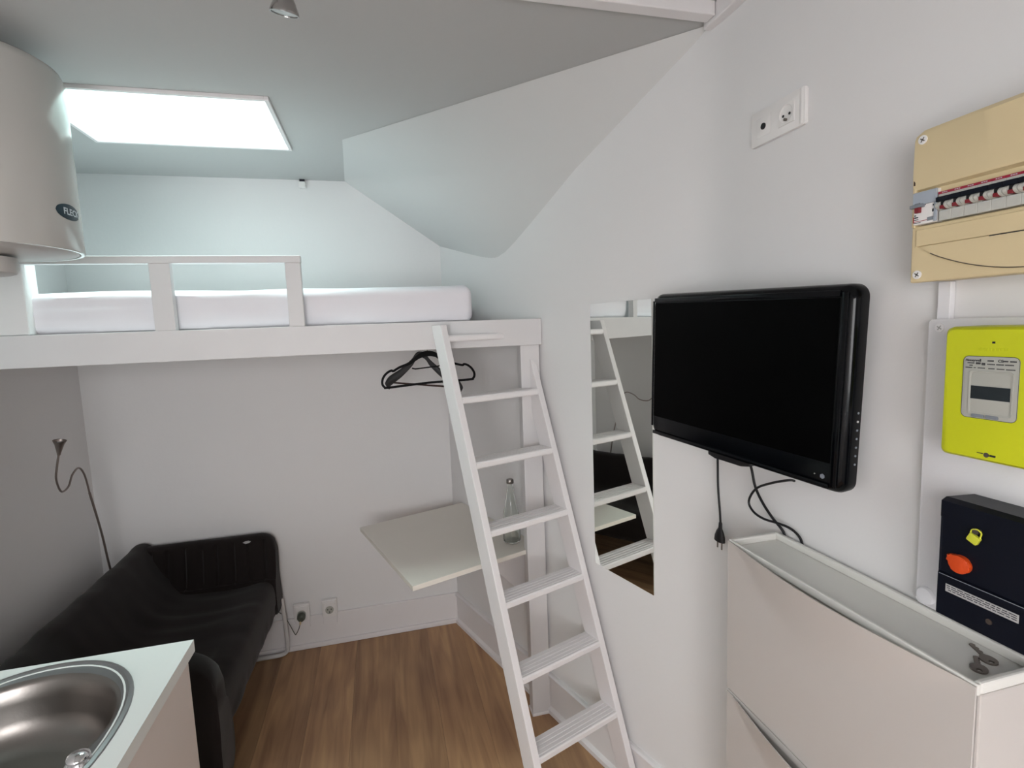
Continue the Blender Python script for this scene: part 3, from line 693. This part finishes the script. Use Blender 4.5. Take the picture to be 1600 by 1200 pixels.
b = NB(); cyl(b, TP(hw-.045, -hh+.030, .0), TP(hw-.045, -hh+.030, .0012), .0052, 6); obj('power_mark', b, 'grey_pl', tv)
b = NB(); cyl(b, TP(hw-.062, -hh+.031, .0), TP(hw-.062, -hh+.031, .0012), .0013, 8); obj('indicator', b, 'lcd_frame', tv)
b = NB(); p = TP(0, 0, -.060); prism(b, [Vector((XW-.001, p.y-.06, p.z-.08)), Vector((XW-.001, p.y+.06, p.z-.08)), Vector((XW-.012, p.y+.05, p.z-.08)), p+Vector((0, .03, -.08)), p+Vector((0, -.03, -.08)), Vector((XW-.012, p.y-.05, p.z-.08))], (0, 0, .16)); obj('wall_mount', b, 'black', tv)
# cable with loose plug, two cables going down behind the shoe cabinet
cb = thing('power_cable', 'black cable hanging from the television with a loose two-pin plug', 'cable', (.905, 1.245, 1.12))
b = NB(); tube(b, catmull([(.900, 1.254, 1.42), (.905, 1.252, 1.351), (.905, 1.249, 1.263), (.905, 1.240, 1.19), (.905, 1.237, 1.158)], 6), .0032, 8); obj('cord', b, 'black', cb, True)
b = NB(); lathe(b, [(.0045, 0), (.006, -.004), (.0065, -.018), (.013, -.030), (.0175, -.044), (.018, -.052), (.0185, -.056), (0, -.057)], (.905, 1.237, 1.162), (0, -.06, 1), 16, False)
bmesh.ops.scale(b, vec=(.6, 1.12, 1), verts=b.verts[:], space=Matrix.Translation((-.905, -1.237, -1.13))); obj('plug_body', b, 'black', cb, True)
for dy in (-.0095, .0095):
    b = NB(); cyl(b, (.905, 1.240+dy, 1.107), (.905, 1.241+dy, 1.083), .0022, 10); obj('pin', b, 'steel', cb, True)
b = NB(); tube(b, catmull([(.89, 1.112, 1.385), (.900, 1.107, 1.35), (.905, 1.099, 1.306), (.907, 1.075, 1.272), (.912, 1.048, 1.243), (.9235, 1.022, 1.213), (.9255, 1.01, 1.18)], 6), .0033, 8)
o = obj('antenna_cable', b, 'black', None, True); tag(o, 'straight black cable running from the television down behind the shoe cabinet', 'cable')
b = NB(); tube(b, catmull([(.885, .95, 1.365), (.897, .979, 1.357), (.898, 1.033, 1.335), (.898, 1.087, 1.305), (.898, 1.113, 1.265), (.898, 1.098, 1.243), (.90, 1.063, 1.235), (.910, 1.02, 1.236), (.918, .99, 1.232), (.925, .97, 1.215), (.9258, .96, 1.18)], 6), .0030, 8)
o = obj('looped_cable', b, 'black', None, True); tag(o, 'black cable making a loop below the television beside the straight one', 'cable')

# ------------------------------------------------------------------ shoe cabinets under the television
def shoe_cab(ztop, label, tray):
    y0, y1, xf, xb = .501, 1.039, .783, XW-.009; h = .381
    t = thing('shoe_cabinet', label, 'cabinet', ((xf+xb)/2, (y0+y1)/2, ztop-h), 'shoe cabinets on the right wall')
    b = NB(); box(b, xf+.006, xb, y0, y1, ztop-h+.001, ztop-.018, .003); obj('body', b, 'plastic_cab', t)
    b = NB(); w_ = .010; z0 = ztop-.018
    box(b, xf, xf+.006, y0, y1, z0, ztop-.001, .0015)
    box(b, xb-w_, xb, y0, y1, z0, ztop, .003); box(b, xf+.006, xb-w_, y0, y0+w_, z0, ztop, .003); box(b, xf+.006, xb-w_, y1-w_, y1, z0, ztop, .003)
    box(b, xf+.006, xb-w_, y0+w_, y1-w_, z0-.003, z0+.0015)
    obj('tray_top', b, 'plastic_cab' if not tray else 'tray', t)
    # door with the outward-curved grip lip along its top edge
    b = NB(); NYY, NZZ = 56, 44; front, back = [], []
    for j in range(NZZ+1):
        tt = (j/NZZ)**1.6; fr, bk = [], []
        for i in range(NYY+1):
            s = i/NYY; y = y0+.001+(y1-y0-.002)*s; sn = max(0, math.sin(PI*min(1, max(0, (s-.03)/.94))))
            D = .025*sn**1.0; L = .150*sn+.004; z = ztop-.004-(h-.006)*tt; q = min(1, (ztop-.004-z)/L)
            d = D*(1-q)**2*(1+.6*q); x = xf-.003-d
            fr.append(b.verts.new((x, y, z))); bk.append(b.verts.new((x+.0028, y, z)))
        front.append(fr); back.append(bk)
    for j in range(NZZ):
        for i in range(NYY):
            b.faces.new((front[j][i], front[j][i+1], front[j+1][i+1], front[j+1][i])); b.faces.new((back[j][i], back[j+1][i], back[j+1][i+1], back[j][i+1]))
    for i in range(NYY):
        b.faces.new((front[0][i], back[0][i], back[0][i+1], front[0][i+1])); b.faces.new((front[-1][i], front[-1][i+1], back[-1][i+1], back[-1][i]))
    for j in range(NZZ):
        b.faces.new((front[j][0], front[j+1][0], back[j+1][0], back[j][0])); b.faces.new((front[j][-1], back[j][-1], back[j+1][-1], front[j+1][-1]))
    obj('door', b, 'plastic_cab', t, True)
M['tray'] = mat('pale_plastic_tray', (0.76, 0.75, 0.715), 0.38, bump_s=300, bump=0.015)
ZT = H-.521
shoe_cab(ZT, 'upper off-white plastic shoe cabinet with tray top holding two keys', True)
shoe_cab(ZT-.385, 'lower off-white plastic shoe cabinet directly beneath the first', False)
# keys
def key(c, ang, label, L, m='nickel'):
    t = thing('key', label, 'key', c, 'keys on the shoe cabinet'); c = Vector(c); d = Vector((math.cos(ang), math.sin(ang), 0)); n = Vector((-d.y, d.x, 0)); z = c.z
    b = NB(); seg = 28; ro, ri = .0128, .0035; hc = c-d*.006
    V = []
    for zz in (0, .0024):
        V.append([b.verts.new(c+d*ro*1.0*math.cos(2*PI*i/seg)+n*ro*.86*math.sin(2*PI*i/seg)+Vector((0, 0, zz))) for i in range(seg)])
        V.append([b.verts.new(hc+d*ri*math.cos(2*PI*i/seg)+n*ri*math.sin(2*PI*i/seg)+Vector((0, 0, zz))) for i in range(seg)])
    for i in range(seg):
        j = (i+1) % seg; b.faces.new((V[0][i], V[0][j], V[1][j], V[1][i])); b.faces.new((V[2][i], V[3][i], V[3][j], V[2][j])); b.faces.new((V[0][i], V[2][i], V[2][j], V[0][j])); b.faces.new((V[1][i], V[1][j], V[3][j], V[3][i]))
    obj('bow', b, m, t)
    b = NB(); s0 = c+d*.011; P = [s0-n*.0035]
    for k in range(7): P += [s0+d*(L*(k+.3)/7)-n*(.0035-.0018*(k % 2)), s0+d*(L*(k+.8)/7)-n*(.0035-.0018*((k+1) % 2))]
    P += [s0+d*L, s0+d*(L-.002)+n*.0038, s0+n*.0038]
    prism(b, P, (0, 0, .0022)); obj('blade', b, m, t)
kz = ZT-.0164
key((.845, .541, kz), math.atan2(.028, .034), 'shorter dull metal key lying nearer the cabinet front edge', .024)
key((.880, .551, kz), math.atan2(.036, .018), 'longer dull metal key lying nearer the black switch box', .032)

# ------------------------------------------------------------------ double wall plate above the television
wp = thing('socket_plate', 'white double wall plate with aerial and power sockets above the television', 'socket', (XW, 1.063, 2.14))
y0, y1, z0, z1 = .980, 1.146, 2.147, 2.226
b = NB(); plateX(b, y0, y1, z0, z1, XW-.010, XW-.0008, .004, .002); obj('frame', b, 'white_pl', wp, True)
b = NB(); prism(b, [(XW-.010, y0+.004, z0+.002), (XW-.0118, y0+.007, z0+.002), (XW-.0118, y0+.010, z0+.002), (XW-.010, y0+.015, z0+.002)], (0, 0, z1-z0-.004)); obj('name_strip', b, 'white_pl', wp, True)
ya, yb = 1.104, 1.032; zc_ = (z0+z1)/2
b = NB(); plateX(b, ya-.0235, ya+.0235, zc_-.0225, zc_+.0225, XW-.0108, XW-.009, .001, .0003); am = obj('aerial_module', b, 'white_pl', wp, True)
b = NB(); lathe(b, [(.0075, 0), (.0075, .002), (.006, .002), (.006, -.001)], (XW-.0106, ya, zc_), (-1, 0, 0), 24, False); obj('collar', b, 'black', am)
b = NB(); cyl(b, (XW-.0124, ya, zc_), (XW-.0118, ya, zc_), .0058, 20); obj('aerial_hole', b, 'black', am)
b = NB(); annulus_plateX(b, yb-.0235, yb+.0235, zc_-.0225, zc_+.0225, yb, zc_, .0198, XW-.0122, XW-.0085); pm = obj('power_module', b, 'white_pl', wp)
b = NB(); lathe(b, [(.0198, .0022), (.0186, .0007), (.0165, .0002), (0, 0)], (XW-.0100, yb, zc_), (-1, 0, 0), 32, False); obj('socket_well', b, 'white_pl', pm, True)
for dy in (-.0095, .0095):
    b = NB(); cyl(b, (XW-.0112, yb+dy, zc_-.002), (XW-.0103, yb+dy, zc_-.002), .003, 12); obj('contact', b, 'black', pm)
b = NB(); cyl(b, (XW-.0165, yb, zc_-.0125), (XW-.0103, yb, zc_-.0125), .003, 12); obj('earth_pin', b, 'nickel', pm)

# ------------------------------------------------------------------ fuse box
fx = .850; y1 = .678; y0 = .335; zb, zt = H+.049, H+.286
fbx = thing('fuse_box', 'yellowed beige plastic fuse box with a row of circuit breakers', 'fuse box', (XW-.04, .5, zb))
b = NB(); box(b, fx+.012, XW-.001, y0+.003, y1-.003, zb+.002, zt-.002, .004); obj('back_box', b, 'beige', fbx)
# upper cover bulges slightly, with a lip above the breaker slot
b = NB(); zs1, zs0 = H+.196, H+.139
R = []
for i in range(29):
    y = y1-(y1-y0)*i/28; s = (y1-y)/(y1-y0); bul = .004*math.sin(PI*s)
    tp = zt+.0022*math.sin(PI*min(1, s*1.0))-(.006 if i in (0, 28) else 0)
    R.append([(fx+.012, y, tp-.0005), (fx+.003, y, tp-.001), (fx-bul, y, tp-.008), (fx-bul-.001, y, zs1+.02), (fx-.004*min(1, s*4)-bul, y, zs1+.004), (fx-.002*min(1, s*4)-bul, y, zs1-.001), (fx+.012, y, zs1-.006)])
loft(b, R); up = obj('upper_cover', b, 'beige', fbx, True)
b = NB(); box(b, fx+.001, fx+.014, y0, y1, zb, zs0-.001, .0025); box(b, fx-.001, fx+.014, y1-.006, y1, zs0-.002, zs1+.004, .002)
lc = obj('lower_cover', b, 'beige', fbx)
b = NB(); box(b, fx-.0025, fx+.002, y0+.02, y1-.010, H+.106, H+.132, .001); obj('label_holder', b, 'beige', lc)
# oval hinged flap outline
b = NB(); P = []
for i in range(41):
    t = i/40; y = y1-.018-(y1-y0-.04)*t; P.append((fx-.0022, y, H+.104-.047*math.sin(PI*t)**.8))
b2 = [(fx-.0022, y1-.018, H+.105)]+P[1:-1]+[(fx-.0022, y0+.022, H+.105)]
prism(b, b2, (.004, 0, 0)); obj('flap', b, 'beige', lc)
b = NB(); tube(b, [(fx-.0020, p[1], p[2]-.0004) for p in P[2:-2]], .0007, 5); obj('flap_gap', b, 'nickel', lc)
b = NB(); box(b, fx-.0030, fx-.0015, y0+.05, y1-.115, H+.1045, H+.1056); obj('flap_slot', b, 'ink', lc)
cross_screw(fbx, y1-.0135, zt-.0155, fx-.001, .0068); cross_screw(fbx, y1-.0125, zb+.0125, fx+.0005, .0068)
b = NB(); box(b, fx-.0008, fx+.004, y1-.004, y1-.0012, H+.203, H+.214); obj('notch', b, 'reddark', up)
b = NB(); box(b, fx+.005, fx+.014, y0+.006, y1-.006, zs1-.0125, zs1+.004, .001); obj('slot_strip', b, 'beige', up)
# main switch
ms = NB(); box(ms, fx-.004, fx+.03, .638, .6725, zs0+.001, zs1-.005, .0015); mso = obj('main_switch', ms, 'white_pl', fbx)
b = NB(); box(b, fx-.007, fx-.003, .636, .6725, zs1-.026, zs1-.006, .001); obj('top_cover', b, 'module_blue', mso)
b = NB(); box(b, fx-.006, fx-.0032, .6355, .640, zs0+.002, zs1-.024, .001); obj('side_edge', b, 'module_blue', mso)
b = NB(); box(b, fx-.0095, fx-.003, .655, .6755, zs1-.030, zs1-.0245, .001); obj('switch_lever', b, 'grey_pl', mso)
b = NB(); box(b, fx-.009, fx-.003, .660, .668, zs0+.019, zs0+.028, .001); obj('toggle', b, 'toggle_red', mso)
b = NB(); box(b, fx-.009, fx-.003, .660, .668, zs0+.028, zs0+.034, .001); obj('toggle_neck', b, 'grey_pl', mso)
b = NB(); box(b, fx-.0046, fx-.0038, .6385, .650, zs0+.0045, zs0+.010); obj('test_button', b, 'grey_pl', mso)
b = NB()
for (ya_, yb_, za_, zb_) in ((.641, .648, .036, .0385), (.6405, .643, .017, .0215), (.6405, .6425, .026, .0285), (.6405, .6435, .031, .0325), (.6605, .671, .0035, .0045), (.664, .671, .0085, .0095), (.6645, .6705, .0115, .0135), (.668, .671, .015, .0165), (.6535, .6545, .0295, .031)):
    box(b, fx-.0044, fx-.0039, ya_, yb_, zs0+za_, zs0+zb_)
obj('print', b, 'ink', mso)['kind'] = 'stuff'
b = NB(); box(b, fx-.0045, fx-.0039, .650, .671, zs0+.0058, zs0+.0066); box(b, fx-.0045, fx-.0039, .6712, .6724, zs0+.0045, zs0+.014); obj('red_print', b, 'red', mso)['kind'] = 'stuff'
# row of breakers: body, dark upper band, toggle
yy = .6345; k = 0
first = None
while yy-.0178 > y0+.01:
    ya_ = yy-.0176
    b = NB(); box(b, fx-.002, fx+.03, ya_, yy, zs0+.001, zs0+.0165, .0008); box(b, fx-.004, fx+.03, ya_, yy, zs0+.036, zs1-.0125, .0008)
    box(b, fx+.004, fx+.03, ya_, yy, zs0+.0165, zs0+.0385)
    br = obj('circuit_breaker', b, 'module', fbx)
    # rounded pale shoulders beside each toggle
    for (c0, c1) in ((ya_+.0004, ya_+.0050), (yy-.0050, yy-.0004)):
        b = NB(); prism(b, [(fx+.006, c0, zs0+.0165)]+[(fx-.002-.009*math.sin(PI*t/8)**.7 if 0 < t < 8 else fx-.001, c0, zs0+.0165+.0140*t/8) for t in range(9)]+[(fx+.006, c0, zs0+.0305)], (0, c1-c0, 0)); obj('shoulder', b, 'module', br, True)
    b = NB(); box(b, fx-.009, fx+.003, ya_+.0054, yy-.0054, zs0+.0175, zs0+.0230, .0008); obj('toggle', b, 'toggle_red', br)
    b = NB(); box(b, fx-.007, fx+.003, ya_+.0056, yy-.0056, zs0+.0230, zs0+.030, .0008); obj('toggle_neck', b, 'black', br)
    b = NB(); box(b, fx-.0100, fx+.004, ya_+.0001, yy-.0001, zs0+.0290, zs0+.0360, .0006); obj('link_bar', b, 'navy', br)
    b = NB(); box(b, fx-.0052, fx-.0038, ya_+.0001, yy-.0001, zs1-.0165, zs1-.0130); st = obj('red_strip', b, 'red', br)
    b = NB()
    for q in range(3): box(b, fx-.0055, fx-.0051, ya_+.004+q*.0028, ya_+.006+q*.0028, zs1-.0153, zs1-.0142)
    box(b, fx-.0024, fx-.0019, ya_+.003, ya_+.0145, zs0+.0145, zs0+.0150)
    obj('print', b, 'whiteink', br)['kind'] = 'stuff'
    yy -= .0178; k += 1

# trunking from the fuse box down to the meter board
b = NB(); box(b, XW-.012, XW-.001, .662, .682, H-.012, zb+.001, .001)
o = obj('cable_trunking', b, 'board_pl'); tag(o, 'short white cable trunking between the fuse box and the meter board', 'trunking')

# ------------------------------------------------------------------ meter board, meter and main switch box
mb = thing('meter_board', 'greyish white plastic backing board under the fuse box', 'board', (XW-.01, .56, H-.515))
mx = .908; by1, by0 = .687, .43
b = NB(); plateX(b, by0, by1, H-.515, H-.0115, mx, XW-.001, .006, .002); obj('panel', b, 'board_pl', mb, True)
cross_screw(mb, .668, H-.0258, mx-.001, .0072, 'board_pl')
b = NB(); lathe(b, [(.0155, 0), (.0155, .003), (.0135, .006), (.010, .007), (0, .007)], (mx, .6685, H-.496), (-1, 0, 0), 28, False); obj('screw_cap', b, 'board_pl', mb, True)
mt = thing('electricity_meter', 'lime yellow electricity meter with a grey display window on the board', 'meter', (.87, .54, H-.218))
x0 = .840
b = NB(); yA, yB_, zA, zB = .612, .455, H-.2195, H-.0225
R = []
for d, x in ((0, mx-.0005), (0, x0+.012), (.0015, x0+.004), (.005, x0)):
    R.append([(x, y, z) for y, z in rrect(yB_+d, yA-d, zA+d, zB-d, .009, 6)])
loft(b, R); obj('meter_case', b, 'lime', mt, True)
b = NB(); plateX(b, .511, .5815, H-.156, H-.0655, x0-.0008, x0+.002, .007, .0004); wv = obj('display_window', b, 'lcd_frame', mt, True)
b = NB(); P = rrect(.511, .5815, H-.156, H-.0655, .007, 6); P = [(x0-.0009, y, z) for y, z in P]; P.append(P[0]); tube(b, P, .00035, 4); obj('seam', b, 'ink', wv)
b = NB()
ro = rrect(.517, .572, H-.1505, H-.0865, .004, 4); ri = rrect(.5195, .5695, H-.1475, H-.0895, .003, 4)
V = [[b.verts.new((x, y, z)) for y, z in rr] for rr, x in ((ro, x0-.0006), (ro, x0-.0022), (ri, x0-.0016), (ri, x0-.0004))]
for a_, c_ in zip(V, V[1:]):
    for q in range(len(ro)): b.faces.new((a_[q], a_[(q+1) % len(ro)], c_[(q+1) % len(ro)], c_[q]))
obj('window_ridge', b, 'lcd_frame', wv, True)
b = NB(); box(b, x0-.0018, x0-.0004, .5195, .5695, H-.1275, H-.1085, .0002); obj('display', b, 'lcd', wv)
for ya_ in (.5325, .5505):
    b = NB(); box(b, x0-.0030, x0-.0004, ya_, ya_+.0155, H-.1545, H-.1495, .0006); obj('button', b, 'grey_pl', wv)
text('lettering', 'Honeywell', .0052, (x0-.0009, .5790, H-.0715), 'ink', wv, sx=.92, align='LEFT')
text('mark', 'CE', .0055, (x0-.0009, .5372, H-.0715), 'ink', wv, align='LEFT')
b = NB()
for (ya_, yb_, z_, h_) in ((.5425, .5505, .0715, .002), (.525, .532, .0715, .002), (.515, .5225, .0715, .0022), (.567, .577, .0755, .0015), (.569, .5735, .079, .0013), (.559, .5655, .0757, .003), (.553, .5575, .0765, .0035), (.541, .551, .0765, .0016), (.530, .539, .0765, .0017), (.518, .5285, .0765, .0016), (.5695, .5785, .0823, .0014), (.565, .5675, .0823, .0012), (.553, .563, .0823, .0014), (.541, .549, .0825, .0014), (.529, .539, .0827, .0014), (.516, .527, .0829, .0014)):
    yv = ya_
    while yv < yb_-.0006: box(b, x0-.0010, x0-.0007, yv, min(yv+.0012, yb_), H-z_-h_/2, H-z_+h_/2); yv += .0016
obj('fine_print', b, 'ink', wv)['kind'] = 'stuff'
b = NB(); box(b, x0-.0006, x0+.001, .5425, .5460, H-.0468, H-.0440); obj('sensor', b, 'ink', mt)
b = NB()
for q in range(8): box(b, x0-.0008, x0+.001, .5605-q*.0048, .5635-q*.0048, H-.0575, H-.0535, .0003)
obj('embossing', b, 'lime', mt)['kind'] = 'stuff'
b = NB(); cyl(b, (x0-.001, .545, H-.208), (x0+.002, .545, H-.208), .0035, 14); so = obj('seal_screw', b, 'nickel', mt, True)
b = NB(); box(b, x0-.0014, x0+.001, .5335, .5405, H-.2092, H-.2066, .0003); box(b, x0-.0014, x0+.001, .5495, .5570, H-.2070, H-.2060); obj('seal_slot', b, 'ink', mt)

bk = thing('main_breaker_box', 'dark navy main breaker box with orange button under the lime meter', 'breaker box', (.875, .53, H-.478))
by = .604
b = NB(); prism(b, [(mx-.001, .440, H-.291), (x0+.010, .440, H-.288), (x0, .440, H-.293), (x0, .440, H-.318), (x0+.0045, .440, H-.3195), (x0+.0045, .440, H-.409), (x0, .440, H-.4105), (x0, .440, H-.478), (mx-.001, .440, H-.478)], (0, by-.440, 0), .002); obj('case', b, 'navy', bk)
b = NB(); box(b, x0-.0006, x0+.001, .4445, by-.003, H-.4118, H-.4108); obj('seam_line', b, 'grey_pl', bk)
b = NB(); P = []
cyy, czz = .572, H-.385
for i in range(36):
    t = 2*PI*i/36; r = 1.0; y = math.cos(t); z = math.sin(t)
    P.append((x0-.004, cyy+.0155*y+(.004 if 0.2 < t < .9 else 0)*math.sin((t-.2)/.7*PI), czz+.0135*z+(.003 if .2 < t < .9 else 0)*math.sin((t-.2)/.7*PI)))
prism(b, P, (.009, 0, 0), .002); obj('button', b, 'orange', bk, True)
b = NB(); pc = Vector((x0-.002, .5535, H-.337)); a_ = math.radians(25)
prism(b, [pc+Vector((-.003, y*math.cos(a_)-z*math.sin(a_), y*math.sin(a_)+z*math.cos(a_))) for y, z in rrect(-.0075, .0075, -.0065, .0065, .002, 3)], (.006, 0, 0), .0008); sl = obj('seal', b, 'seal', bk, True)
b = NB(); tube(b, catmull([pc+Vector((0, .005, .006)), pc+Vector((0, .003, .013)), pc+Vector((0, -.004, .0155)), pc+Vector((0, -.0095, .012)), pc+Vector((0, -.008, .004))], 5), .0012, 6); obj('seal_loop', b, 'seal', sl, True)
b = NB(); cyl(b, pc+Vector((-.001, -.002, .012)), pc+Vector((.006, -.002, .012)), .0045, 14); obj('seal_screw', b, 'nickel', bk, True)
b = NB(); box(b, x0-.0008, x0+.001, .493, .590, H-.4365, H-.4240, .0002); lb = obj('rating_label', b, 'paper', bk)
b = NB()
for r_ in range(3):
    yv = .495
    while yv < .586: L = random.uniform(.004, .011); box(b, x0-.0011, x0-.0007, yv, min(yv+L, .588), H-.4335+r_*.0032, H-.4323+r_*.0032); yv += L+.0018
obj('fine_print', b, 'ink', lb)['kind'] = 'stuff'
b = NB(); cyl(b, (x0-.0012, .5285, H-.4535), (x0+.003, .5285, H-.4535), .0042, 16); obj('screw', b, 'nickel', bk, True)

# ------------------------------------------------------------------ ceiling spotlight with two bare reflector bulbs
sp = thing('ceiling_spotlight', 'ceiling spotlight fitting with two bare clear reflector bulbs', 'ceiling light', (-.16, .95, ZN))
b = NB(); box(b, -.24, -.09, .915, .985, ZN-.022, ZN-.0005, .008, 3); obj('ceiling_plate', b, 'nickel', sp, True)
for c, ax in ((Vector((-.1135, .95, 2.254)), Vector((-.14, .30, -1))), (Vector((-.216, .95, 2.286)), Vector((.28, .15, -1)))):
    ax.normalize()
    b = NB(); tube(b, catmull([Vector((c.x, .95, ZN-.02)), Vector((c.x, .95, ZN-.12)), c-ax*.075], 6), .004, 8); arm_ = obj('arm', b, 'nickel', sp, True)
    b = NB(); cyl(b, c-ax*.078, c-ax*.029, .011, 18, .0085); obj('lamp_holder', b, 'nickel', arm_, True)
    b = NB(); lathe(b, [(.0070, -.030), (.0085, -.027), (.0085, -.024), (.0120, -.017), (.0126, -.0165), (.0155, -.010), (.0162, -.0095), (.0188, -.002), (.0196, -.0015), (.0222, .0055), (.0222, .0085), (.0200, .0085), (.0197, .0036), (.0154, -.009), (.010, -.020), (0, -.0234)], c, ax, 36, False); rf = obj('reflector', b, 'bulb', arm_, True)
    b = NB(); lathe(b, [(0, .0064), (.0195, .0058), (.0195, .0075), (0, .0083)], c, ax, 32, False); obj('cover_glass', b, 'glass', arm_, True)
bpy.context.view_layer.update()
